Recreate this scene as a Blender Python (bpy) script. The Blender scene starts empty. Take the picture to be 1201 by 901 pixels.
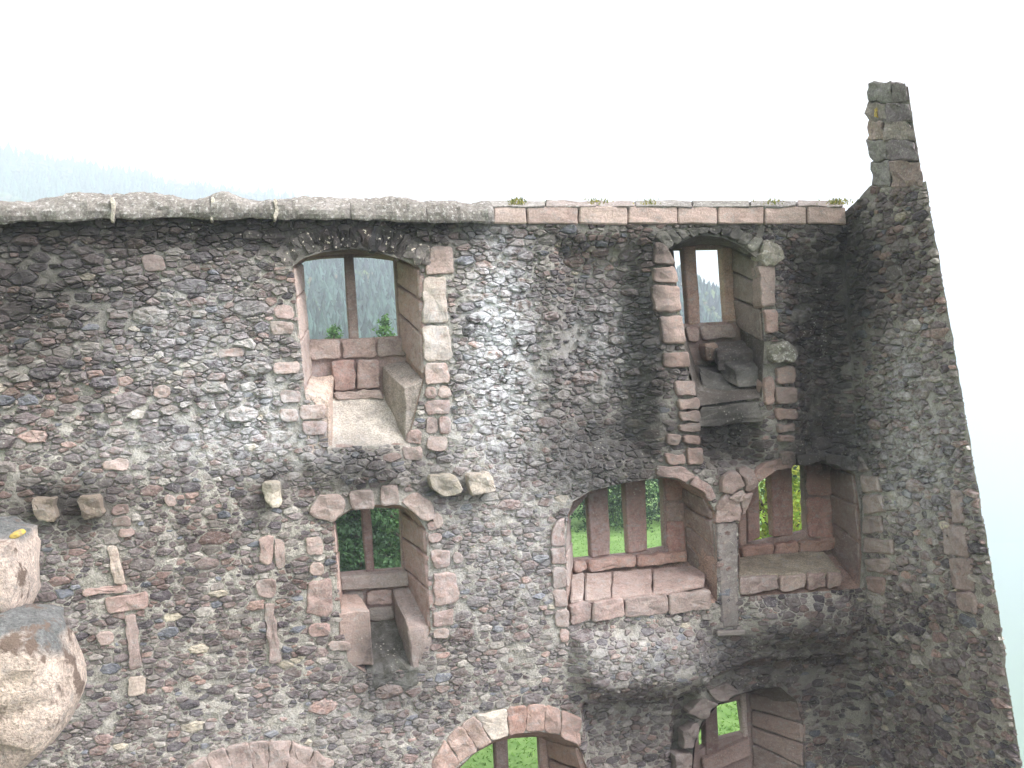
import bpy, bmesh, math, random
import numpy as np
from mathutils import Vector, Matrix, noise
from mathutils.geometry import delaunay_2d_cdt
random.seed(7)
rng = np.random.default_rng(11)
SC = bpy.context.scene
COL = SC.collection

# ------------------------------------------------------------------ camera
F, CX, CY = 1168.0, 600.5, 450.5
CAM = np.array([0.0, -15.0, 8.5])
YAW, PITCH, ROLL = math.atan(300.5 / F), math.radians(0.5), math.radians(3.4)
fw = np.array([math.sin(YAW) * math.cos(PITCH), math.cos(YAW) * math.cos(PITCH), -math.sin(PITCH)])
r0 = np.array([math.cos(YAW), -math.sin(YAW), 0.0])
u0 = np.cross(r0, fw)
rt = r0 * math.cos(ROLL) - u0 * math.sin(ROLL)
up = u0 * math.cos(ROLL) + r0 * math.sin(ROLL)
cam = bpy.data.cameras.new('camera')
cam.sensor_width = 36.0
cam.lens = 36.0 * F / 1201.0
cam.clip_start, cam.clip_end = 0.1, 9000
co = bpy.data.objects.new('camera', cam)
COL.objects.link(co)
m = Matrix.Identity(4)
for i in range(3):
    m[i][0], m[i][1], m[i][2], m[i][3] = rt[i], up[i], -fw[i], CAM[i]
co.matrix_world = m
SC.camera = co

# ------------------------------------------------------------------ light
SUN_EL, SUN_AZ = math.radians(46), math.radians(128)      # azimuth from +Y towards +X
world = bpy.data.worlds.new('World')
SC.world = world
world.use_nodes = True
nt = world.node_tree
bg = nt.nodes['Background']
sky = nt.nodes.new('ShaderNodeTexSky')
sky.sky_type = 'NISHITA'
sky.sun_disc = False
sky.sun_elevation, sky.sun_rotation = SUN_EL, SUN_AZ
sky.air_density, sky.dust_density, sky.ozone_density = 1.0, 4.0, 1.0
hs = nt.nodes.new('ShaderNodeHueSaturation')
hs.inputs['Saturation'].default_value = 0.0
nt.links.new(sky.outputs[0], hs.inputs['Color'])
tint = nt.nodes.new('ShaderNodeMix')
tint.data_type, tint.blend_type = 'RGBA', 'MULTIPLY'
tint.inputs[0].default_value = 1.0
tint.inputs[7].default_value = (1.04, .985, .99, 1)
nt.links.new(hs.outputs[0], tint.inputs[6])
nt.links.new(tint.outputs[2], bg.inputs['Color'])
bg.inputs['Strength'].default_value = 0.15
sl = bpy.data.lights.new('sun', 'SUN')
sl.energy, sl.angle, sl.color = 1.2, math.radians(25), (1.0, 0.95, 0.90)
so = bpy.data.objects.new('sun', sl)
COL.objects.link(so)
sdir = Vector((math.sin(SUN_AZ) * math.cos(SUN_EL), math.cos(SUN_AZ) * math.cos(SUN_EL), math.sin(SUN_EL)))
so.rotation_euler = sdir.to_track_quat('Z', 'Y').to_euler()
SC.view_settings.view_transform = 'Standard'
SC.view_settings.look = 'None'
SC.view_settings.gamma = 1.0
SC.view_settings.exposure = 1.75
SC.cycles.max_bounces = 6
SC.cycles.volume_bounces = 2
SC.cycles.use_denoising = True


# ------------------------------------------------------------------ geometry helpers
def ray(px, py):
    return fw * F + rt * (px - CX) - up * (py - CY)


def P(px, py, w=0.0):
    """Photo pixel -> (x, z) on the plane that stands w metres in front of the wall face."""
    d = ray(px, py)
    t = (-w - CAM[1]) / d[1]
    q = CAM + d * t
    return (q[0], q[2])


def PW(px, py, w=0.0):
    x, z = P(px, py, w)
    return Vector((x, -w, z))


XS = P(1000, 450)[0] + 0.05      # inner face of the side wall


def S(px, py):
    """Photo pixel -> (distance from the wall face, height) on the side wall."""
    d = ray(px, py)
    t = (XS - CAM[0]) / d[0]
    q = CAM + d * t
    return (-q[1], q[2])


def proj(V):
    D = V - CAM
    k = np.maximum(D @ fw, 0.2)
    return CX + F * (D @ rt) / k, CY - F * (D @ up) / k


def lin(c):
    return tuple(((v / 255.0) / 12.92 if v / 255.0 <= 0.04045 else ((v / 255.0 + 0.055) / 1.055) ** 2.4) for v in c)


# growths, stains, and shade painted beside the pier and in low recesses: centre, radii, amount
STAIN_SHADE = [(180, 272, 330, 24, .95), (20, 340, 80, 110, .65), (420, 278, 95, 26, .9), (555, 268, 60, 22, .6), (130, 340, 120, 50, .35),
         (756, 420, 28, 130, 1.1), (715, 520, 70, 30, 1.0), (690, 560, 55, 30, .8), (700, 282, 130, 14, .4), (680, 420, 75, 130, .5),  # first entry paints the shadow left of the pier
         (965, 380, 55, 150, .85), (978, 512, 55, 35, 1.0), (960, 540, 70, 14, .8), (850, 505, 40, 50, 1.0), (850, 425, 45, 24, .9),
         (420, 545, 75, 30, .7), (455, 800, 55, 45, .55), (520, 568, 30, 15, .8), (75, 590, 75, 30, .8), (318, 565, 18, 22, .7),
         (750, 850, 95, 55, .5), (905, 790, 90, 50, .5), (1000, 820, 90, 100, .25), (1130, 830, 80, 110, .15), (1000, 310, 30, 90, .8),  # first two paint shade into the undercut recesses
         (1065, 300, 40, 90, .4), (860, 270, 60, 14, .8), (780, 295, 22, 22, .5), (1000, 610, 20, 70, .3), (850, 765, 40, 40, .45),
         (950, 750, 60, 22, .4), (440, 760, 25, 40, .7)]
LIME = [(585, 395, 36, 100, 1.3), (575, 500, 50, 60, .45), (300, 480, 70, 55, .5), (240, 520, 150, 35, .4), (250, 380, 90, 60, .25), (700, 400, 45, 70, .35),
        (200, 420, 90, 60, .25), (1080, 540, 60, 110, .5), (1060, 440, 20, 60, .3), (600, 640, 120, 120, .3), (400, 850, 300, 60, .15),
        (755, 770, 75, 30, .3), (510, 395, 20, 45, .4)]


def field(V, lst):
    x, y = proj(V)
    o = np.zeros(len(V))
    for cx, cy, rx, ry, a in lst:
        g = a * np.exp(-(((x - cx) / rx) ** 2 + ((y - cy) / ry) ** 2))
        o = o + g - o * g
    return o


def mesh_from(name, V, Fc, cols=None, smooth=False, wear=1.0):
    me = bpy.data.meshes.new(name)
    V = np.asarray(V, dtype=float)
    me.from_pydata(V.tolist(), [], Fc)
    n = len(V)
    if cols is not None:
        cols = np.asarray(cols, dtype=float)
        if cols.ndim == 1:
            cols = np.tile(cols, (n, 1))
        a = me.attributes.new('Col', 'FLOAT_COLOR', 'POINT')
        a.data.foreach_set('color', np.concatenate([cols, np.ones((n, 1))], axis=1).astype(np.float32).ravel())
    if wear > 0:
        for nm, lst in (('stain_shade', STAIN_SHADE), ('lime', LIME)):
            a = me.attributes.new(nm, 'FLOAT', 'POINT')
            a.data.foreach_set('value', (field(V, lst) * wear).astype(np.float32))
    if smooth:
        me.polygons.foreach_set('use_smooth', [True] * len(me.polygons))
    me.validate()
    return me


def link(name, me, mat, parent=None, recentre=True, **props):
    o = bpy.data.objects.new(name, me)
    COL.objects.link(o)
    if mat is not None:
        me.materials.append(mat)
    if parent is not None:
        o.parent = parent
        base = world_loc(parent)
    else:
        base = Vector((0, 0, 0))
    if recentre and len(me.vertices):
        c = sum((v.co for v in me.vertices), Vector()) / len(me.vertices)
        me.transform(Matrix.Translation(-c))
        o.location = c - base
    else:
        me.transform(Matrix.Translation(-base)) if base.length > 0 else None
    for k, v in props.items():
        o[k] = v
    return o


def world_loc(o):
    p = Vector((0, 0, 0))
    while o is not None:
        p = p + o.location
        o = o.parent
    return p


def nz(x, y, z=0.0, s=1.0):
    return noise.noise(Vector((x * s, y * s, z * s)))


# ------------------------------------------------------------------ materials
def nodes(name):
    mt = bpy.data.materials.new(name)
    mt.use_nodes = True
    t = mt.node_tree
    b = t.nodes['Principled BSDF']
    return mt, t, b


def add(t, typ, **kw):
    n = t.nodes.new(typ)
    for k, v in kw.items():
        if k.startswith('i_'):
            n.inputs[int(k[2:])].default_value = v
        else:
            setattr(n, k, v)
    return n


def tex(t, pos, scale, detail=4.0, rough=0.6, sc3=None):
    n = add(t, 'ShaderNodeTexNoise')
    n.inputs['Scale'].default_value = scale
    n.inputs['Detail'].default_value = detail
    n.inputs['Roughness'].default_value = rough
    if sc3:
        mp = add(t, 'ShaderNodeMapping')
        mp.inputs['Scale'].default_value = sc3
        t.links.new(pos, mp.inputs[0])
        pos = mp.outputs[0]
    t.links.new(pos, n.inputs['Vector'])
    return n.outputs['Fac']


def ramp(t, src, a, b, lo=0.0, hi=1.0):
    n = add(t, 'ShaderNodeMapRange')
    n.inputs[1].default_value, n.inputs[2].default_value = a, b
    n.inputs[3].default_value, n.inputs[4].default_value = lo, hi
    t.links.new(src, n.inputs[0])
    return n.outputs[0]


def mul(t, a, b, op='MULTIPLY'):
    n = add(t, 'ShaderNodeMath', operation=op)
    for i, v in enumerate((a, b)):
        if isinstance(v, (int, float)):
            n.inputs[i].default_value = v
        else:
            t.links.new(v, n.inputs[i])
    return n.outputs[0]


def mix(t, fac, a, b, typ='MIX'):
    n = add(t, 'ShaderNodeMix', data_type='RGBA', blend_type=typ)
    if isinstance(fac, (int, float)):
        n.inputs[0].default_value = fac
    else:
        t.links.new(fac, n.inputs[0])
    for i, v in ((6, a), (7, b)):
        if isinstance(v, tuple):
            n.inputs[i].default_value = (*v, 1.0)
        else:
            t.links.new(v, n.inputs[i])
    return n.outputs[2]


def masonry(name, lichen=0.35, bump=0.5, grain=26.0, band=False, smear=.6, fine=1.0, dust=0.0, stain_shade_c=(.028, .026, .024), lime_c=(.64, .65, .67), patch=None):
    mt, t, b = nodes(name)
    pos = add(t, 'ShaderNodeNewGeometry').outputs['Position']
    colr = add(t, 'ShaderNodeAttribute', attribute_name='Col').outputs['Color']
    st = add(t, 'ShaderNodeAttribute', attribute_name='stain_shade').outputs['Fac']
    li = add(t, 'ShaderNodeAttribute', attribute_name='lime').outputs['Fac']
    if fine != 1.0:
        mpf = add(t, 'ShaderNodeVectorMath', operation='SCALE')
        mpf.inputs['Scale'].default_value = fine
        t.links.new(pos, mpf.inputs[0])
        pos = mpf.outputs[0]
    n1 = tex(t, pos, 5.0, 5, 0.65)
    n2 = tex(t, pos, grain, 5, 0.7)
    n3 = tex(t, pos, 1.3, 4, 0.6)
    v = ramp(t, n1, .3, .7, .72, 1.28)
    v2 = ramp(t, n2, .32, .68, .55, 1.45)
    vv = mul(t, mul(t, v, v2), ramp(t, n3, .3, .7, .75, 1.25))
    g = add(t, 'ShaderNodeCombineColor')
    for i in range(3):
        t.links.new(vv, g.inputs[i])
    c = mix(t, 1.0, colr, g.outputs[0], 'MULTIPLY')
    if band:
        nb = tex(t, pos, 3.0, 3, .6, (1.0, 1.0, 7.0))
        c = mix(t, ramp(t, nb, .52, .66, 0, .35), c, (.20, .10, .08))
        nb2 = tex(t, pos, 6.0, 3, .6)
        c = mix(t, ramp(t, nb2, .56, .72, 0, .4), c, (.46, .36, .30))
    # grey-green bloom of age over everything
    c = mix(t, ramp(t, n3, .45, .7, 0, .25), c, (.19, .185, .18))
    # mortar smears and pale flecks
    c = mix(t, ramp(t, tex(t, pos, 7.0, 6, .75, (1.0, 1.0, 1.8)), .52, .66, 0, smear), c, (.30, .29, .275))
    c = mix(t, ramp(t, tex(t, pos, 55.0, 3, .6), .62, .72, 0, smear), c, (.55, .54, .51))
    c = mix(t, ramp(t, tex(t, pos, 24.0, 4, .7), .36, .24, 0, .75), c, (.05, .045, .042))
    if dust:
        c = mix(t, mul(t, ramp(t, n1, .3, .7, .5, 1.5), dust), c, (.33, .295, .27))
    # dark crust and painted shade
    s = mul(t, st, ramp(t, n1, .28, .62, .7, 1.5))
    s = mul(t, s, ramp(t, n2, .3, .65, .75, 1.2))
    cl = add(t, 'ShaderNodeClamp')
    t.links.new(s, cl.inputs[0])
    c = mix(t, mul(t, cl.outputs[0], .9), c, stain_shade_c)
    # lime wash-out
    l = mul(t, li, ramp(t, tex(t, pos, 9.0, 6, .7), .38, .58, 0, 1.2))
    cl2 = add(t, 'ShaderNodeClamp')
    t.links.new(l, cl2.inputs[0])
    c = mix(t, mul(t, cl2.outputs[0], .85), c, lime_c)
    # pale lichen spots
    vor = add(t, 'ShaderNodeTexVoronoi')
    vor.inputs['Scale'].default_value = 16.0
    t.links.new(pos, vor.inputs['Vector'])
    spot = mul(t, ramp(t, vor.outputs['Distance'], .16, .27, 1, 0), ramp(t, tex(t, pos, 2.2, 3, .6), .5, .66, 0, 1))
    c = mix(t, mul(t, spot, lichen), c, (.5, .49, .42))
    if patch:
        c = mix(t, ramp(t, tex(t, pos, patch[1], 5, .7), patch[2], patch[3], 0, 1), c, patch[0])
    t.links.new(c, b.inputs['Base Color'])
    b.inputs['Roughness'].default_value = .93
    b.inputs['Specular IOR Level'].default_value = .25
    bp = add(t, 'ShaderNodeBump')
    bp.inputs['Strength'].default_value = bump
    bp.inputs['Distance'].default_value = .03
    hsum = mul(t, mul(t, n2, .6), n1, 'ADD')
    t.links.new(hsum, bp.inputs['Height'])
    t.links.new(bp.outputs[0], b.inputs['Normal'])
    return mt


M_RUB = masonry('rubble_stone', lichen=.45, bump=.7)
M_MOR = masonry('old_lime_mortar', lichen=.2, bump=.9, grain=40)
M_SAND = masonry('weathered_red_sandstone', lichen=.35, bump=.55, grain=34, band=True, smear=.75, dust=.3)
M_COPE = masonry('lichened_coping_stone', lichen=.8, bump=.8, grain=30, patch=((.42, .41, .385), 17.0, .54, .64))
M_ARCH = masonry('blotched_arch_stone', lichen=.6, bump=.8, patch=((.60, .54, .44), 13.0, .60, .66))
M_NEAR = masonry('near_parapet_stone', lichen=.5, bump=1.0, grain=36, smear=.5, fine=2.6, patch=((.20, .15, .12), 2.4, .55, .60))


def foliage(name, trans=.25):
    mt, t, b = nodes(name)
    colr = add(t, 'ShaderNodeAttribute', attribute_name='Col').outputs['Color']
    t.links.new(colr, b.inputs['Base Color'])
    b.inputs['Roughness'].default_value = .7
    b.inputs['Specular IOR Level'].default_value = .2
    tr = add(t, 'ShaderNodeBsdfTranslucent')
    t.links.new(colr, tr.inputs[0])
    ms = add(t, 'ShaderNodeMixShader')
    ms.inputs[0].default_value = trans
    t.links.new(b.outputs[0], ms.inputs[1])
    t.links.new(tr.outputs[0], ms.inputs[2])
    t.links.new(ms.outputs[0], t.nodes['Material Output'].inputs[0])
    return mt


M_LEAF = foliage('leaves', .4)
M_NEEDLE = foliage('needles', .12)
M_BARK, t_, b_ = nodes('bark')
b_.inputs['Base Color'].default_value = (.09, .065, .045, 1)
b_.inputs['Roughness'].default_value = .95
M_GRND, t_, b_ = nodes('turf_ground')
p_ = add(t_, 'ShaderNodeNewGeometry').outputs['Position']
t_.links.new(mix(t_, ramp(t_, tex(t_, p_, 1.2, 8, .75), .38, .62), (.09, .19, .04), (.17, .28, .08)), b_.inputs['Base Color'])
b_.inputs['Roughness'].default_value = .95

# ------------------------------------------------------------------ depth of the wall face
def poly(pts, w=0.0):
    return np.array([P(x, y, w) for x, y in pts])


def inside(pl, X, Z):
    r = np.zeros(X.shape, bool)
    n = len(pl)
    for i in range(n):
        x1, z1 = pl[i]
        x2, z2 = pl[(i + 1) % n]
        if z1 == z2:
            continue
        c = (z1 > Z) != (z2 > Z)
        r ^= c & (X < (x2 - x1) * (Z - z1) / (z2 - z1) + x1)
    return r


def dist(pl, X, Z):
    d = np.full(X.shape, 1e9)
    n = len(pl)
    for i in range(n):
        a, b = pl[i], pl[(i + 1) % n]
        e = b - a
        t = np.clip(((X - a[0]) * e[0] + (Z - a[1]) * e[1]) / max(e @ e, 1e-9), 0, 1)
        d = np.minimum(d, np.hypot(X - a[0] - t * e[0], Z - a[1] - t * e[1]))
    return d


BAYS = [(poly([(640, 272), (768, 272), (772, 420), (775, 548), (645, 552), (650, 480)]), -.32, .55),
        (poly([(908, 280), (1012, 280), (1012, 540), (938, 538)]), -.26, .45),
        (poly([(664, 738), (818, 728), (846, 772), (836, 812), (690, 828), (664, 800)]), .27, .36),
        (poly([(866, 694), (998, 688), (1018, 730), (990, 766), (872, 764)]), .27, .40),
        (poly([(680, 822), (830, 812), (815, 960), (690, 960)]), -.30, .16),
        (poly([(796, 812), (850, 785), (880, 772), (1010, 765), (1012, 960), (790, 960)]), -.22, .14),
        (poly([(803, 470), (893, 465), (900, 552), (822, 552)]), -.25, .15),
        (poly([(350, 528), (480, 524), (478, 575), (350, 578)]), .10, .25)]


def W(X, Z):
    X, Z = np.asarray(X, float), np.asarray(Z, float)
    o = np.zeros(X.shape)
    for pl, dp, soft in BAYS:
        lo, hi = pl.min(0), pl.max(0)
        k = (X > lo[0]) & (X < hi[0]) & (Z > lo[1]) & (Z < hi[1])
        if not k.any():
            continue
        xs, zs = X[k], Z[k]
        ins = inside(pl, xs, zs)
        s = np.clip(dist(pl, xs, zs) / soft, 0, 1)
        o[k] += np.where(ins, dp * s * s * (3 - 2 * s), 0)
    return o


# ------------------------------------------------------------------ rubble packing
class Mask:
    def __init__(self, x0, z0, x1, z1, res=.0125):
        self.x0, self.z0, self.res = x0, z0, res
        self.nx, self.nz = int((x1 - x0) / res) + 1, int((z1 - z0) / res) + 1
        self.m = np.zeros((self.nz, self.nx), bool)      # True = no rubble here
        self.X, self.Z = np.meshgrid(x0 + np.arange(self.nx) * res, z0 + np.arange(self.nz) * res)

    def block(self, pl, val=True):
        pl = np.asarray(pl)
        lo, hi = pl.min(0), pl.max(0)
        i0, i1 = max(0, int((lo[0] - self.x0) / self.res)), int((hi[0] - self.x0) / self.res) + 2
        j0, j1 = max(0, int((lo[1] - self.z0) / self.res)), int((hi[1] - self.z0) / self.res) + 2
        s = (slice(j0, j1), slice(i0, i1))
        if self.X[s].size:
            k = inside(pl, self.X[s], self.Z[s])
            self.m[s][k] = val

    def at(self, x, z):
        i, j = int((x - self.x0) / self.res), int((z - self.z0) / self.res)
        return not (0 <= i < self.nx and 0 <= j < self.nz) or self.m[j, i]


def pack(mask, scale, gapf, K=1.95, radii=(.23, .18, .145, .115, .09, .07, .054, .042), tries=(60, 200, 600, 1800, 5000, 10000, 15000, 15000), slack=.74):
    H = .3
    grid = {}
    sites = []
    x0, z0 = mask.x0, mask.z0
    wx, wz = mask.nx * mask.res, mask.nz * mask.res
    R = random.Random(5)
    for r, n in zip(radii, tries):
        for _ in range(n):
            x, z = x0 + R.random() * wx, z0 + R.random() * wz
            sc = scale(x, z)
            rr = r * R.uniform(.85, 1.15) * sc
            if mask.at(x, z) or mask.at(x + rr * .6, z) or mask.at(x - rr * .6, z) or mask.at(x, z + rr * .6 / K) or mask.at(x, z - rr * .6 / K):
                continue
            zi = z * K
            gi, gj = int(x // H), int(zi // H)
            ok = True
            for a in (-1, 0, 1):
                for b in (-1, 0, 1):
                    for q in grid.get((gi + a, gj + b), ()):
                        s = sites[q]
                        if (s[0] - x) ** 2 + (s[1] - zi) ** 2 < (slack * (s[2] + rr)) ** 2:
                            ok = False
                            break
                    if not ok:
                        break
                if not ok:
                    break
            if ok:
                grid.setdefault((gi, gj), []).append(len(sites))
                sites.append((x, zi, rr))
    cells = []
    for k, (x, z, r) in enumerate(sites):
        ph = R.random() * 6.28
        pg = [(x + 1.45 * r * math.cos(ph + i * .6981), z + 1.45 * r * math.sin(ph + i * .6981)) for i in range(9)]
        gap = gapf(x, z / K)
        gi, gj = int(x // H), int(z // H)
        for a in (-2, -1, 0, 1, 2):
            for b in (-2, -1, 0, 1, 2):
                for q in grid.get((gi + a, gj + b), ()):
                    if q == k:
                        continue
                    sx, sz, sr = sites[q]
                    dx, dz = sx - x, sz - z
                    d = math.hypot(dx, dz)
                    if d > 1.5 * (r + sr) + .15:
                        continue
                    dx, dz = dx / d, dz / d
                    lim = (d * d + r * r - sr * sr) / (2 * d) - gap * .5 * R.uniform(.5, 1.5)
                    new = []
                    n = len(pg)
                    for i in range(n):
                        p, s = pg[i], pg[(i + 1) % n]
                        dp = (p[0] - x) * dx + (p[1] - z) * dz - lim
                        ds = (s[0] - x) * dx + (s[1] - z) * dz - lim
                        if dp <= 0:
                            new.append(p)
                        if (dp < 0) != (ds < 0):
                            f = dp / (dp - ds)
                            new.append((p[0] + f * (s[0] - p[0]), p[1] + f * (s[1] - p[1])))
                    pg = new
                    if len(pg) < 3:
                        break
                if len(pg) < 3:
                    break
            if len(pg) < 3:
                break
        if len(pg) < 3:
            continue
        pts = [(p[0], p[1] / K) for p in pg]
        cx, cz = x, z / K
        out = []
        for p in pts:
            f = 1.0
            while f > .25 and mask.at(cx + (p[0] - cx) * f, cz + (p[1] - cz) * f):
                f -= .08
            out.append((cx + (p[0] - cx) * f, cz + (p[1] - cz) * f))
        ar = .5 * abs(sum(out[i][0] * out[(i + 1) % len(out)][1] - out[(i + 1) % len(out)][0] * out[i][1] for i in range(len(out))))
        if ar > .0008:
            cells.append((cx, cz, r, ar, out))
    return cells


def chaikin(pts, q=.22):
    o = []
    n = len(pts)
    for i in range(n):
        a, b = pts[i], pts[(i + 1) % n]
        L = math.hypot(a[0] - b[0], a[1] - b[1])
        if L < .012:
            o.append(((a[0] + b[0]) / 2, (a[1] + b[1]) / 2))
            continue
        o.append((a[0] + (b[0] - a[0]) * q, a[1] + (b[1] - a[1]) * q))
        o.append((b[0] + (a[0] - b[0]) * q, b[1] + (a[1] - b[1]) * q))
    return o


PALETTE = [((114, 104, 103), 5), ((102, 91, 90), 5), ((132, 124, 118), 4), ((120, 106, 101), 4), ((146, 139, 132), 3), ((114, 105, 102), 4),
           ((142, 120, 111), 1.5), ((156, 130, 120), .5), ((126, 106, 100), 2.5), ((82, 75, 78), 4), ((164, 158, 150), 1.6), ((174, 164, 146), .3), ((110, 112, 119), 1.0)]
PAL = [lin(c) for c, _ in PALETTE]
PALW = [w for _, w in PALETTE]


def stone_geo(cell, h, to_world, R, col):
    cx, cz, r, ar, pts = cell
    ring = chaikin(pts, .11)
    jit = .09 * r
    ring = [(p[0] + R.uniform(-jit, jit), p[1] + R.uniform(-jit, jit) * .7) for p in ring]
    gx = sum(p[0] for p in ring) / len(ring)
    gz = sum(p[1] for p in ring) / len(ring)
    n = len(ring)
    tx, tz = R.uniform(-.5, .5) * h / r, R.uniform(-.5, .5) * h / r
    V, C = [], []
    sh = R.uniform(.66, .86)
    lay = ((1.04, None), (1.0, .5), (sh, 1.0)) + (((.42, 1.05),) if r > .075 else ())
    nl = len(lay)
    for f, hh in lay:
        for p in ring:
            x, z = gx + (p[0] - gx) * f, gz + (p[1] - gz) * f
            k = -.02 if hh is None else h * hh * (R.uniform(.8, 1.15) + .5 * nz(x, z, r, 11)) + (tx * (x - gx) + tz * (z - gz)) * hh
            V.append(to_world(x, z, k))
    V.append(to_world(gx + R.uniform(-.2, .2) * r, gz + R.uniform(-.1, .1) * r, h * R.uniform(.95, 1.15)))
    Fc = []
    for a in range(nl - 1):
        for i in range(n):
            j = (i + 1) % n
            Fc.append((a * n + i, a * n + j, (a + 1) * n + j, (a + 1) * n + i))
    for i in range(n):
        Fc.append(((nl - 1) * n + i, (nl - 1) * n + (i + 1) % n, nl * n))
    return V, Fc, [col] * len(V)


def place_rubble(cells, hfun, to_world, thing, colour=None, keep=300):
    R = random.Random(3)
    order = sorted(range(len(cells)), key=lambda k: -cells[k][3])
    big = set(order[:keep])
    AV, AF, AC = [], [], []
    for k, cl in enumerate(cells):
        if cl[2] < .1 and k not in big and nz(cl[0], cl[1], 0, 1.5) > .26 and R.random() < .5:
            continue
        c = np.array(R.choices(PAL, PALW)[0])
        if colour:
            c = colour(cl[0], cl[1], c, R)
        c = c * R.uniform(.68, 1.2) * (1.0 if cl[1] > 7.6 else .94)
        h = hfun(cl[0], cl[1]) * R.uniform(.55, 1.5) * (.6 + cl[2] * 4)
        V, Fc, C = stone_geo(cl, h, to_world, R, c)
        if k in big:
            link('stone', mesh_from('stone', V, Fc, C), M_RUB, thing)
        else:
            o = len(AV)
            AV += V
            AC += C
            AF += [tuple(i + o for i in f) for f in Fc]
    link('rubble_stones', mesh_from('rubble_stones', AV, AF, AC), M_RUB, thing, recentre=False, kind='stuff')


# ------------------------------------------------------------------ dressed blocks
SANDS = [lin(c) for c in ((164, 136, 126), (156, 127, 118), (172, 148, 137), (148, 118, 110), (160, 139, 130), (142, 121, 114))]
RB = random.Random(21)
KEEP = []          # outlines that the rubble must leave free


def subdiv(pts, L):
    o = []
    n = len(pts)
    for i in range(n):
        a, b = pts[i], pts[(i + 1) % n]
        k = max(1, int(math.hypot(a[0] - b[0], a[1] - b[1]) / L))
        for j in range(k):
            f = j / k
            o.append((a[0] + (b[0] - a[0]) * f, a[1] + (b[1] - a[1]) * f))
    return o


def block(name, px, parent, w=0.0, h=.045, depth=.2, col=None, mat=None, rough=.02, keep=True, box=False, inner=.86, wear=1.0, **props):
    """One squared or rough block: outline traced at w, proud by h, running back by depth."""
    if box:
        x0, y0, x1, y1 = px
        px = [(x0, y0), (x1, y0 - .03 * (x1 - x0)), (x1 + .06 * (y1 - y0), y1 - .03 * (x1 - x0)), (x0 + .06 * (y1 - y0), y1)]
    pts = [P(x, y, w) for x, y in px]
    if keep:
        g = np.array(pts)
        c = g.mean(0)
        KEEP.append(c + (g - c) * 1.06)
    a2 = sum(pts[i][0] * pts[(i + 1) % len(pts)][1] - pts[(i + 1) % len(pts)][0] * pts[i][1] for i in range(len(pts)))
    if a2 < 0:
        pts = pts[::-1]
    ring = chaikin(subdiv(pts, .11), .25)
    sd = RB.random() * 100
    n = len(ring)
    gx, gz = sum(p[0] for p in ring) / n, sum(p[1] for p in ring) / n
    ring = [(p[0] + nz(p[0] + sd, p[1], 0, 7) * rough * 1.6, p[1] + nz(p[0], p[1] + sd, 3, 7) * rough * 1.6) for p in ring]
    V = []
    tx, tz = RB.uniform(-.12, .12), RB.uniform(-.12, .12)
    for f, hh in ((1.0, None), (1.0, .55), (.95, .9), (inner, 1.0), (.5, 1.02)):
        for p in ring:
            x, z = gx + (p[0] - gx) * f, gz + (p[1] - gz) * f
            k = -depth if hh is None else h * hh + nz(x + sd, z, sd, 6) * rough * 2 + (tx * (x - gx) + tz * (z - gz)) * .3 * hh
            V.append((x, -(w + k), z))
    V.append((gx, -(w + h * 1.02), gz))
    Fc = []
    for a in range(4):
        for i in range(n):
            j = (i + 1) % n
            Fc.append((a * n + i, a * n + j, (a + 1) * n + j, (a + 1) * n + i))
    for i in range(n):
        Fc.append((4 * n + i, 4 * n + (i + 1) % n, 5 * n))
    if col is None:
        col = RB.choice(SANDS)
    c = np.array(col) * RB.uniform(.88, 1.12)
    return link(name, mesh_from(name, V, Fc, c, wear=wear), mat or M_SAND, parent, **props)


def hexa(name, top, bot, parent, col=None, mat=None, bev=.02, rough=.01, cuts=2, wear=1.0, **props):
    """Block given by two quads (world points, same winding), worn and rounded."""
    bm = bmesh.new()
    a = [bm.verts.new(p) for p in top]
    b = [bm.verts.new(p) for p in bot]
    bm.faces.new(a)
    bm.faces.new(b[::-1])
    for i in range(4):
        j = (i + 1) % 4
        bm.faces.new((a[i], b[i], b[j], a[j]))
    bmesh.ops.recalc_face_normals(bm, faces=bm.faces)
    if bev > 0:
        bmesh.ops.bevel(bm, geom=bm.edges[:], offset=bev, segments=1, affect='EDGES', profile=.6)
    if cuts:
        L = [e for e in bm.edges if e.calc_length() > .12]
        bmesh.ops.subdivide_edges(bm, edges=L, cuts=cuts, use_grid_fill=True)
    sd = RB.random() * 50
    for v in bm.verts:
        v.co += Vector((nz(v.co.x + sd, v.co.y, v.co.z, 6), nz(v.co.x, v.co.y + sd, v.co.z, 6), nz(v.co.x, v.co.y, v.co.z + sd, 6))) * rough * 1.5
    bmesh.ops.triangulate(bm, faces=[f for f in bm.faces if len(f.verts) > 4])
    bm.verts.index_update()
    V = [tuple(v.co) for v in bm.verts]
    Fc = [tuple(v.index for v in f.verts) for f in bm.faces]
    bm.free()
    if col is None:
        col = RB.choice(SANDS)
    c = np.array(col) * RB.uniform(.9, 1.1)
    return link(name, mesh_from(name, V, Fc, c, wear=wear), mat or M_SAND, parent, **props)


def slab(name, quad, thick, parent, **kw):
    """quad: four (px, py, w) of the upper face; hangs down by thick."""
    top = [PW(*q) for q in quad]
    bot = [p - Vector((0, 0, thick)) for p in top]
    return hexa(name, top, bot, parent, **kw)


def post(name, px4, w, d, parent, **kw):
    """Upright member: front quad traced at w, running back by d."""
    f = [PW(x, y, w) for x, y in px4]
    b = [p + Vector((0, d, 0)) for p in f]
    return hexa(name, f, b, parent, **kw)


# ------------------------------------------------------------------ THE FACADE
facade = bpy.data.objects.new('castle_wall', None)
facade_holes = []
back_holes = []
X0, X1, Z0 = -7.0, XS + .75, 0.0
TB = -1.25           # back face


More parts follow.
